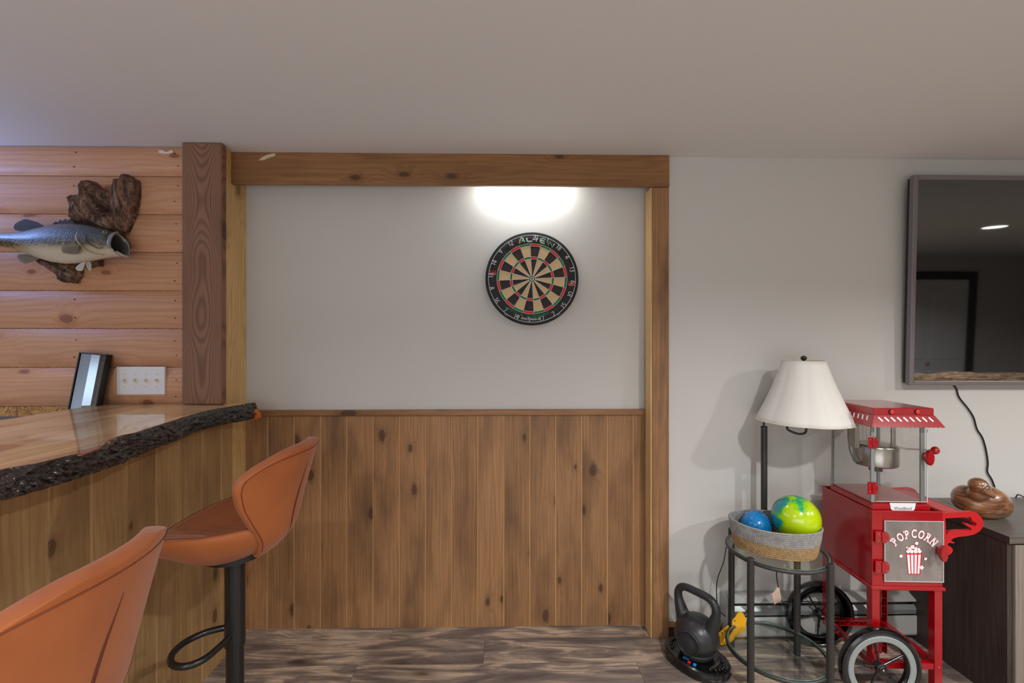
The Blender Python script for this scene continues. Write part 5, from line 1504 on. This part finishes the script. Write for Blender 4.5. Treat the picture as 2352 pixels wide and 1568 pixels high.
def arc_text(txt, size, r, deg0, deg1, mat, nm_, xs=1.0):
    bm2 = bmesh.new(); n_ = len(txt)
    for i, ch in enumerate(txt):
        if ch == ' ': continue
        a = math.radians(deg0 + (deg1 - deg0) * i / (n_ - 1))
        p = Vector((dcn.x + r * math.sin(a), yF - 0.0006, dcn.z + r * math.cos(a)))
        Mx = Matrix.Translation(p) @ Matrix.Rotation(a - math.pi, 4, 'Y') @ Matrix.Rotation(math.pi / 2, 4, 'X') @ Matrix.Diagonal((xs, 1, 1, 1))
        add_glyph(bm2, ch, size, Mx, extrude=0.0002, offset=0.0004)
    me = bpy.data.meshes.new(nm_); bm2.to_mesh(me); bm2.free()
    o = link(nm_, me, mat, db); o['kind'] = 'stuff'
arc_text('OFFICIAL TOURNAMENT', 0.0180, 0.1895, 219, 154, grn, 'lettering', 1.05)
arc_text('BY DART WORLD', 0.0125, 0.2015, 202, 170, pale, 'small_lettering', 1.0)
# two small red and white crests
for deg in (278, 97):
    a = math.radians(deg); c0 = Vector((dcn.x + 0.193 * math.sin(a), yF, dcn.z + 0.193 * math.cos(a)))
    m = MB().prism([c0 + Vector((0.017 * math.cos(t_) * (1 + .1 * math.sin(3 * t_)), -0.0005, 0.007 * math.sin(t_) - 0.004)) for t_ in [2 * math.pi * k / 20 for k in range(20)]], (0, -0.0004, 0))
    o = m.build('crest', plain('crest_grey', (150, 140, 134), 0.6), db)
    MB().box(c0 + Vector((-0.0165, -0.0014, -0.007)), c0 + Vector((0.0165, -0.0009, -0.0005))).build('crest_band', rdm, o)
    for dx in (-0.012, 0.0, 0.012):
        q = c0 + Vector((dx, 0, 0.010))
        MB().prism([q + Vector(p) for p in ((-0.0035, -0.0012, 0.004), (0, -0.0012, 0.001), (0.0035, -0.0012, 0.004), (0.001, -0.0012, -0.006), (-0.001, -0.0012, -0.006))], (0, -0.0003, 0)).build('crest_dart', rdm, o)
for deg in (-36, 38, 216, 143):
    a = math.radians(deg)
    MB().box((-0.010, -0.0006, -0.003), (0.010, 0, 0.003), Matrix.Translation((dcn.x + 0.2155 * math.sin(a), yF - 0.003, dcn.z + 0.2155 * math.cos(a))) @ Matrix.Rotation(a, 4, 'Y')).build('ring_clip', plain('clip_grey', (92, 96, 106), 0.3, 0.8), db)

# ================================================================ MOUNTED BASS AND DRIFTWOOD
def driftmat():
    t = NT('driftwood'); v = t.coords(False)
    p = t.vmath('MULTIPLY', v, (60, 20, 8)); n1 = t.noise(p, 1.6, 5, 0.65, 0.35)
    n2 = t.noise(v, 11, 3)
    c = t.ramp(n1, [(0.35, srgb(40, 27, 21)), (0.48, srgb(92, 68, 54)), (0.64, srgb(150, 120, 102))])
    c = t.mix(t.math('MULTIPLY', t.ramp(n2, [(0.55, (0, 0, 0)), (0.75, (1, 1, 1))]), 0.5), c, srgb(112, 62, 30))
    t.base(c); t.set(Roughness=0.7); t.bump(n1, 0.8, 0.006); return t.m
M['drift'] = driftmat()
dw = wthing('driftwood', 'gnarled dark driftwood mounted on the log siding behind the fish', 'driftwood', (-2.0, YP, 1.7))
def relief(pxs, hgt, edge, grain, nm_, dents=(), seed=0.0, base=0.012, cell=0.0028):
    poly = [aty(a, b, YP - 0.002) for a, b in pxs]; P2 = [(p.x, p.z) for p in poly]
    x0 = min(p[0] for p in P2); x1 = max(p[0] for p in P2); z0 = min(p[1] for p in P2); z1 = max(p[1] for p in P2)
    def inside(x, z):
        c = False; j = len(P2) - 1
        for i in range(len(P2)):
            xi, zi = P2[i]; xj, zj = P2[j]
            if (zi > z) != (zj > z) and x < (xj - xi) * (z - zi) / (zj - zi) + xi: c = not c
            j = i
        return c
    def near(x, z):
        best = (9, 0, 0)
        for i in range(len(P2)):
            ax0, az0 = P2[i]; bx0, bz0 = P2[(i + 1) % len(P2)]
            dx, dz = bx0 - ax0, bz0 - az0; L2 = dx * dx + dz * dz or 1e-9
            t_ = max(0, min(1, ((x - ax0) * dx + (z - az0) * dz) / L2))
            qx, qz = ax0 + t_ * dx, az0 + t_ * dz; d = math.hypot(x - qx, z - qz)
            if d < best[0]: best = (d, qx, qz)
        return best
    dn_ = [(aty(a, b, YP).x, aty(a, b, YP).z, r * 2.0 / 1050, dd, st) for a, b, r, dd, st in dents]
    nx = int((x1 - x0) / cell) + 3; nz = int((z1 - z0) / cell) + 3
    G = {}; ca, sa_ = math.cos(grain), math.sin(grain)
    bm2 = bmesh.new(); vert = {}; info = {}
    for i in range(nx):
        for j in range(nz):
            x = x0 - cell + i * cell; z = z0 - cell + j * cell
            ins = inside(x, z); d, qx, qz = near(x, z)
            if not ins and d > cell * 1.3: continue
            info[(i, j)] = (ins, d)
            if not ins: x, z, d = qx, qz, 0.0
            e = min(1, d / edge); h = base + hgt * math.sqrt(max(0, 1 - (1 - e) ** 2))
            g = ca * x + sa_ * z; c = -sa_ * x + ca * z
            wob = 0.014 * noise.noise(Vector((g * 9, c * 9, seed)))
            rdg = abs(noise.noise(Vector((g * 5, (c + wob) * 46, seed))))
            rd2 = abs(noise.noise(Vector((g * 14, (c + wob) * 150, seed + 4))))
            h += (0.030 * (0.40 - rdg * 1.7) + 0.007 * (0.4 - rd2)) * min(1, 0.25 + e * 1.5) + hgt * 0.16 * noise.noise(Vector((g * 8, c * 14, seed + 9)))* e
            for ddx, ddz, rr, dd, st in dn_:
                q = math.hypot((x - ddx), (z - ddz) * st) / rr
                if q < 1.4: h -= dd * math.exp(-q * q * 1.6)
            h = max(h, 0.004)
            vert[(i, j)] = bm2.verts.new((x, YP - h, z))
    for (i, j) in list(vert):
        ks = [(i, j), (i + 1, j), (i + 1, j + 1), (i, j + 1)]
        if all(k in vert for k in ks) and any(info[k][0] for k in ks):
            try: bm2.faces.new([vert[k] for k in ks])
            except ValueError: pass
    for v_ in [v_ for v_ in bm2.verts if not v_.link_faces]: bm2.verts.remove(v_)
    bnd = [e for e in bm2.edges if len(e.link_faces) == 1]
    r = bmesh.ops.extrude_edge_only(bm2, edges=bnd)
    for v_ in [g for g in r['geom'] if isinstance(g, bmesh.types.BMVert)]: v_.co.y = YP - 0.0005
    bmesh.ops.remove_doubles(bm2, verts=bm2.verts[:], dist=0.0004)
    bmesh.ops.recalc_face_normals(bm2, faces=bm2.faces)
    me = bpy.data.meshes.new(nm_); bm2.to_mesh(me); bm2.free()
    for p in me.polygons: p.use_smooth = True
    return link(nm_, me, M['drift'], dw)
relief([(173, 449), (178, 455), (190, 460), (196, 455), (204, 452), (205, 438), (209, 424), (214, 421), (222, 419), (228, 424), (236, 433), (247, 440), (262, 446), (272, 442), (280, 438), (287, 455), (290, 480), (293, 520), (288, 542), (262, 535), (230, 524), (184, 516), (183, 502), (187, 490), (182, 476), (176, 462)], 0.075, 0.05, math.radians(118), 'trunk', dents=((268, 478, 24, 0.10, 1.0),), seed=1.0)
relief([(281, 440), (284, 430), (283, 419), (286, 414), (294, 417), (296, 407), (303, 404), (309, 408), (314, 418), (318, 424), (321, 414), (324, 430), (324, 455), (320, 474), (314, 490), (308, 512), (300, 532), (296, 540), (286, 536), (280, 505), (276, 480)], 0.06, 0.03, math.radians(80), 'horn', seed=7.0)
relief([(100, 600), (106, 594), (120, 597), (150, 603), (185, 606), (193, 622), (192, 634), (185, 642), (182, 651), (172, 651), (165, 649), (155, 650), (144, 643), (135, 632), (122, 618), (107, 611)], 0.04, 0.03, math.radians(-25), 'lower_slab', seed=3.0)
relief([(200, 607), (214, 598), (234, 592), (239, 604), (236, 613), (228, 611), (215, 615), (203, 618)], 0.03, 0.02, math.radians(-60), 'stub', seed=5.0)
relief([(284, 540), (294, 548), (301, 566), (300, 576), (290, 575), (282, 562)], 0.03, 0.02, math.radians(-60), 'stub', seed=6.0)

fy = 1.985
def fishmat():
    t = NT('bass_skin'); v = t.coords(False)
    sx = t.new('ShaderNodeSeparateXYZ'); t.l(v, sx.inputs[0])
    n0 = t.noise(v, 22, 4, 0.6); n1 = t.noise(t.vmath('MULTIPLY', v, (1, 1, 1.6)), 60, 3, 0.6)
    zt0 = aty(150, 513, fy).z; zb0 = aty(150, 607, fy).z
    # height on the body, following its slope
    sl_ = t.math('MULTIPLY', t.math('ADD', sx.outputs[0], 2.0), 0.0)
    f = t.math('DIVIDE', t.math('SUBTRACT', sx.outputs[2], zb0), zt0 - zb0)
    f = t.math('ADD', f, t.math('MULTIPLY', t.math('SUBTRACT', n0, 0.5), 0.12))
    c = t.ramp(f, [(0.05, srgb(206, 198, 186)), (0.28, srgb(190, 178, 150)), (0.42, srgb(140, 122, 66)), (0.50, srgb(96, 88, 50)), (0.62, srgb(62, 66, 62)), (0.8, srgb(52, 62, 74)), (0.97, srgb(40, 46, 56))])
    band = t.ramp(f, [(0.38, (0, 0, 0)), (0.46, (1, 1, 1)), (0.56, (1, 1, 1)), (0.62, (0, 0, 0))])
    c = t.mix(t.math('MULTIPLY', band, t.ramp(n1, [(0.42, (0, 0, 0)), (0.55, (0.85,) * 3)])), c, srgb(30, 32, 30))
    vo = t.new('ShaderNodeTexVoronoi'); t.l(t.vmath('MULTIPLY', v, (1, 1, 1.25)), vo.inputs['Vector']); vo.inputs['Scale'].default_value = 170
    c = t.mix(t.math('MULTIPLY', t.ramp(vo.outputs['Distance'], [(0.3, (0, 0, 0)), (0.7, (1, 1, 1))]), t.ramp(f, [(0.3, (0.07,) * 3), (0.6, (0.4,) * 3)])), c, srgb(52, 54, 54))
    t.base(c); t.set(Roughness=0.25); t.p.inputs['Coat Weight'].default_value = 1.0; t.p.inputs['Coat Roughness'].default_value = 0.07
    t.bump(vo.outputs['Distance'], 0.6, 0.003); return t.m
M['fish'] = fishmat()
fs = wthing('mounted_bass', 'mounted largemouth bass with open mouth on the log siding', 'mounted fish', (-2.0, fy, 1.8))
st = [(-95, 540, 556, .012), (-60, 537, 559, .016), (-30, 534, 563, .02), (0, 533, 566, .025), (30, 532, 573, .032), (60, 529, 582, .038), (90, 522, 594, .045), (120, 516, 602, .05), (150, 513, 606, .052), (175, 513, 605, .052), (200, 515, 601, .05), (220, 519, 597, .047), (238, 525, 594, .043), (250, 529, 592, .04)]
def fring(T, B, ty, yo, n_=36, e=2.0, sh=0.0):
    c = (T + B) / 2; h = (T - B) / 2
    return [c + h * math.cos(2 * math.pi * k / n_) + Vector((-sh * (0.5 + 0.5 * math.sin(2 * math.pi * k / n_)), -ty * math.sin(2 * math.pi * k / n_) + yo, 0)) for k in range(n_)]
R = []
for px, a, b, ty in st:
    yo = 0.0 + (0.03 * ((200 - px) / 300) ** 2 if px < 200 else 0)
    R.append(fring(aty(px, a, fy), aty(px, b, fy), ty, yo))
R.append(fring(aty(262, 532, fy), aty(268, 590, fy), 0.041, 0, sh=0.008))
R.append(fring(aty(267, 534, fy), aty(279, 590, fy), 0.038, 0, sh=0.018))
R.append(fring(aty(271, 536, fy), aty(288, 588, fy), 0.035, 0, sh=0.026))
m = MB().rings(R, cap0=True, cap1=False)
lip = R[-1]
m.build('body', M['fish'], fs, smooth=True)
mouth_m = plain('mouth_inside', (62, 56, 50), 0.35, coat=0.6, bump=0.6, bscale=60)
R2 = [fring(aty(271, 536, fy), aty(288, 588, fy), 0.035, 0, sh=0.026), fring(aty(269, 539, fy), aty(283, 584, fy), 0.032, 0, sh=0.022), fring(aty(262, 541, fy), aty(272, 582, fy), 0.031, 0, sh=0.012), fring(aty(245, 546, fy), aty(252, 578, fy), 0.024, 0), fring(aty(232, 552, fy), aty(235, 572, fy), 0.014, 0)]
MB().rings(R2, cap0=False, cap1=True).build('mouth', mouth_m, fs, smooth=True)
lipm = plain('lip', (128, 130, 128), 0.35, coat=0.6)
MB().tube(fring(aty(272, 536, fy), aty(289, 588, fy), 0.035, 0, sh=0.026), 0.0026, 8, closed=True).build('lip', lipm, fs, smooth=True)
jw = [aty(286, 583, fy - 0.03), aty(296, 583, fy - 0.012), aty(299, 585, fy), aty(298, 589, fy + 0.01), aty(290, 588, fy + 0.03)]
MB().tube(catmull([aty(268, 578, fy - 0.036), aty(282, 586, fy - 0.032), aty(294, 590, fy - 0.016), aty(298, 588, fy), aty(290, 587, fy + 0.02), aty(280, 584, fy + 0.034)], 5), 0.0052, 8).build('lower_jaw', plain('jaw_pale', (150, 144, 136), 0.35, coat=0.6), fs, smooth=True)
e = aty(241, 533, fy - 0.041)
MB().sphere(e, 0.0072, (1, 0.6, 1), seg=20).build('eye', plain('eye_dark', (30, 20, 16), 0.08, coat=1), fs, smooth=True)
MB().tube([e + Vector((0.0075 * math.cos(a), 0.0, 0.0075 * math.sin(a))) for a in [2 * math.pi * k / 20 for k in range(20)]], 0.0014, 6, closed=True).build('eye_ring', plain('eye_gold', (140, 112, 60), 0.3), fs, smooth=True)
def surf_pt(px, py):
    # point on the near flank
    k = [s for s in st if s[0] <= px][-1]; k2 = [s for s in st if s[0] > px]; k2 = k2[0] if k2 else k
    t_ = (px - k[0]) / max(1, k2[0] - k[0]); a = k[1] + (k2[1] - k[1]) * t_; b = k[2] + (k2[2] - k[2]) * t_; ty = k[3] + (k2[3] - k[3]) * t_
    cz0 = (a + b) / 2; q = max(-0.98, min(0.98, (cz0 - py) / ((b - a) / 2)))
    return aty(px, py, fy - ty * math.sqrt(1 - q * q) * 0.985 + (0.03 * ((200 - px) / 300) ** 2 if px < 200 else 0))
gl = [surf_pt(a, b) for a, b in ((181, 530), (176, 537), (175, 546), (179, 555), (186, 564), (196, 573), (208, 580), (222, 584), (236, 585))]
MB().tube(catmull(gl, 5), 0.0028, 8).build('gill_edge', plain('gill_pale', (170, 156, 142), 0.35, coat=0.6), fs, smooth=True)
gl = [surf_pt(a, b) for a, b in ((198, 538), (196, 547), (202, 557), (213, 565), (226, 570), (236, 568))]
MB().tube(catmull(gl, 5), 0.0018, 8).build('cheek_edge', plain('cheek_line', (74, 72, 58), 0.35, coat=0.6), fs, smooth=True)
jp = [aty(272, 533, fy - 0.012), aty(262, 536, fy - 0.030), aty(254, 545, fy - 0.040), aty(250, 558, fy - 0.043), aty(251, 570, fy - 0.042)]
jr = catmull(jp, 5)
MB().tube(jr, [0.004 + 0.004 * k / (len(jr) - 1) for k in range(len(jr))], 8).build('upper_jaw_plate', plain('maxilla', (120, 128, 134), 0.25, coat=1), fs, smooth=True)
def fin(pxs, Y, mat, nm_, rays_from, th=0.003, nr=9):
    pts = [aty(a, b, Y) for a, b in pxs]
    o = MB().prism(pts, (0, th, 0)).build(nm_, mat, fs)
    r0 = aty(rays_from[0][0], rays_from[0][1], Y); r1 = aty(rays_from[1][0], rays_from[1][1], Y)
    t0 = aty(rays_from[2][0], rays_from[2][1], Y); t1 = aty(rays_from[3][0], rays_from[3][1], Y)
    m = MB()
    for i in range(nr):
        f = i / (nr - 1)
        m.tube([r0.lerp(r1, f) + Vector((0, -0.0008, 0)), t0.lerp(t1, f) + Vector((0, -0.0004, 0))], [0.0014, 0.0006], 5)
    q = m.build('fin_rays', mat, o); q['kind'] = 'stuff'
fdk = plain('fin_dark', (38, 38, 38), 0.4, coat=0.4); fpl = plain('fin_pale', (196, 190, 180), 0.4, coat=0.4); fol = plain('fin_olive', (116, 108, 88), 0.4, coat=0.4)
fin([(100, 518), (86, 510), (66, 504), (56, 503), (44, 508), (34, 514), (31, 523), (36, 529), (56, 532), (80, 527)], fy - 0.002, fdk, 'soft_dorsal_fin', ((98, 519), (58, 530), (62, 504), (32, 525)))
fin([(172, 515), (168, 507), (163, 509), (160, 503), (153, 507), (150, 502), (143, 508), (138, 504), (133, 510), (127, 508), (121, 514), (121, 517), (146, 514)], fy - 0.002, fdk, 'spiny_dorsal_fin', ((168, 515), (124, 516), (164, 508), (124, 511)))
fin([(92, 592), (80, 598), (66, 603), (55, 605), (45, 600), (38, 590), (42, 583), (60, 583)], fy - 0.002, fol, 'anal_fin', ((88, 592), (62, 584), (58, 604), (40, 588)))
fin([(182, 562), (168, 562), (152, 563), (142, 566), (140, 572), (144, 580), (156, 583), (170, 584), (180, 582)], fy - 0.060, fol, 'pectoral_fin', ((181, 565), (180, 580), (144, 566), (150, 582)))
fin([(196, 601), (186, 604), (178, 609), (173, 616), (177, 621), (188, 622), (192, 612)], fy - 0.03, fpl, 'pelvic_fin', ((195, 602), (190, 606), (174, 614), (186, 621)), nr=6)
fin([(196, 602), (207, 601), (209, 612), (209, 620), (205, 622), (198, 612)], fy - 0.02, fpl, 'pelvic_fin', ((198, 603), (206, 602), (204, 620), (208, 618)), nr=5)
fin([(-92, 540), (-120, 520), (-150, 500), (-140, 548), (-150, 600), (-118, 575), (-92, 556)], fy + 0.02, fol, 'tail_fin', ((-94, 543), (-94, 554), (-146, 506), (-146, 596)))
MB().box((-2.05, fy + 0.04, 1.80), (-1.99, YP - 0.02, 1.84)).build('mount_peg', M['drift'], fs)

# ================================================================ BEHIND THE CAMERA (seen in the television)
so = wthing('sofa', 'brown sofa with a furry throw facing the television', 'sofa', (4.4, -0.6, 0))
sm = plain('sofa_brown', (74, 56, 44), 0.8)
fur = NT('fur_throw'); v = fur.coords(False)
nf = fur.noise(fur.vmath('MULTIPLY', v, (6, 20, 20)), 2, 5, 0.7, 1.0)
fur.base(fur.ramp(nf, [(0.35, srgb(58, 44, 36)), (0.5, srgb(130, 100, 74)), (0.65, srgb(196, 164, 130))])); fur.set(Roughness=0.9); fur.bump(nf, 1.0, 0.02)
MB().box((3.3, -0.80, 0.1), (5.4, 0.05, 0.45)).build('seat', sm, so, bevel=0.04, seg=3)
MB().box((3.3, 0.05, 0.1), (5.4, 0.27, 0.97)).build('backrest', sm, so, bevel=0.05, seg=3)
MB().box((3.05, -0.80, 0.05), (3.29, 0.27, 0.62)).build('armrest', sm, so, bevel=0.05, seg=3)
MB().box((5.41, -0.80, 0.05), (5.65, 0.27, 0.62)).build('armrest', sm, so, bevel=0.05, seg=3)
m = MB(); R = []
for i in range(25):
    x = 3.4 + 1.9 * i / 24; w1 = 0.03 * noise.noise(Vector((x * 3, 1, 1))); ring = []
    for y_, z_ in ((0.14, 0.45), (0.14, 0.86), (0.10, 0.925), (0.0, 0.94), (-0.08, 0.92), (-0.115, 0.86), (-0.12, 0.6)):
        ring.append((x, y_ + 0.15, z_ + 0.075 + (w1 + 0.02 * noise.noise(Vector((x * 12, y_ * 9, 2))) if z_ > 0.8 else 0)))
    R.append(ring)
m.rings(R, closed=False)
m.build('fur_throw', fur.m, so, smooth=True, solid=0.012)
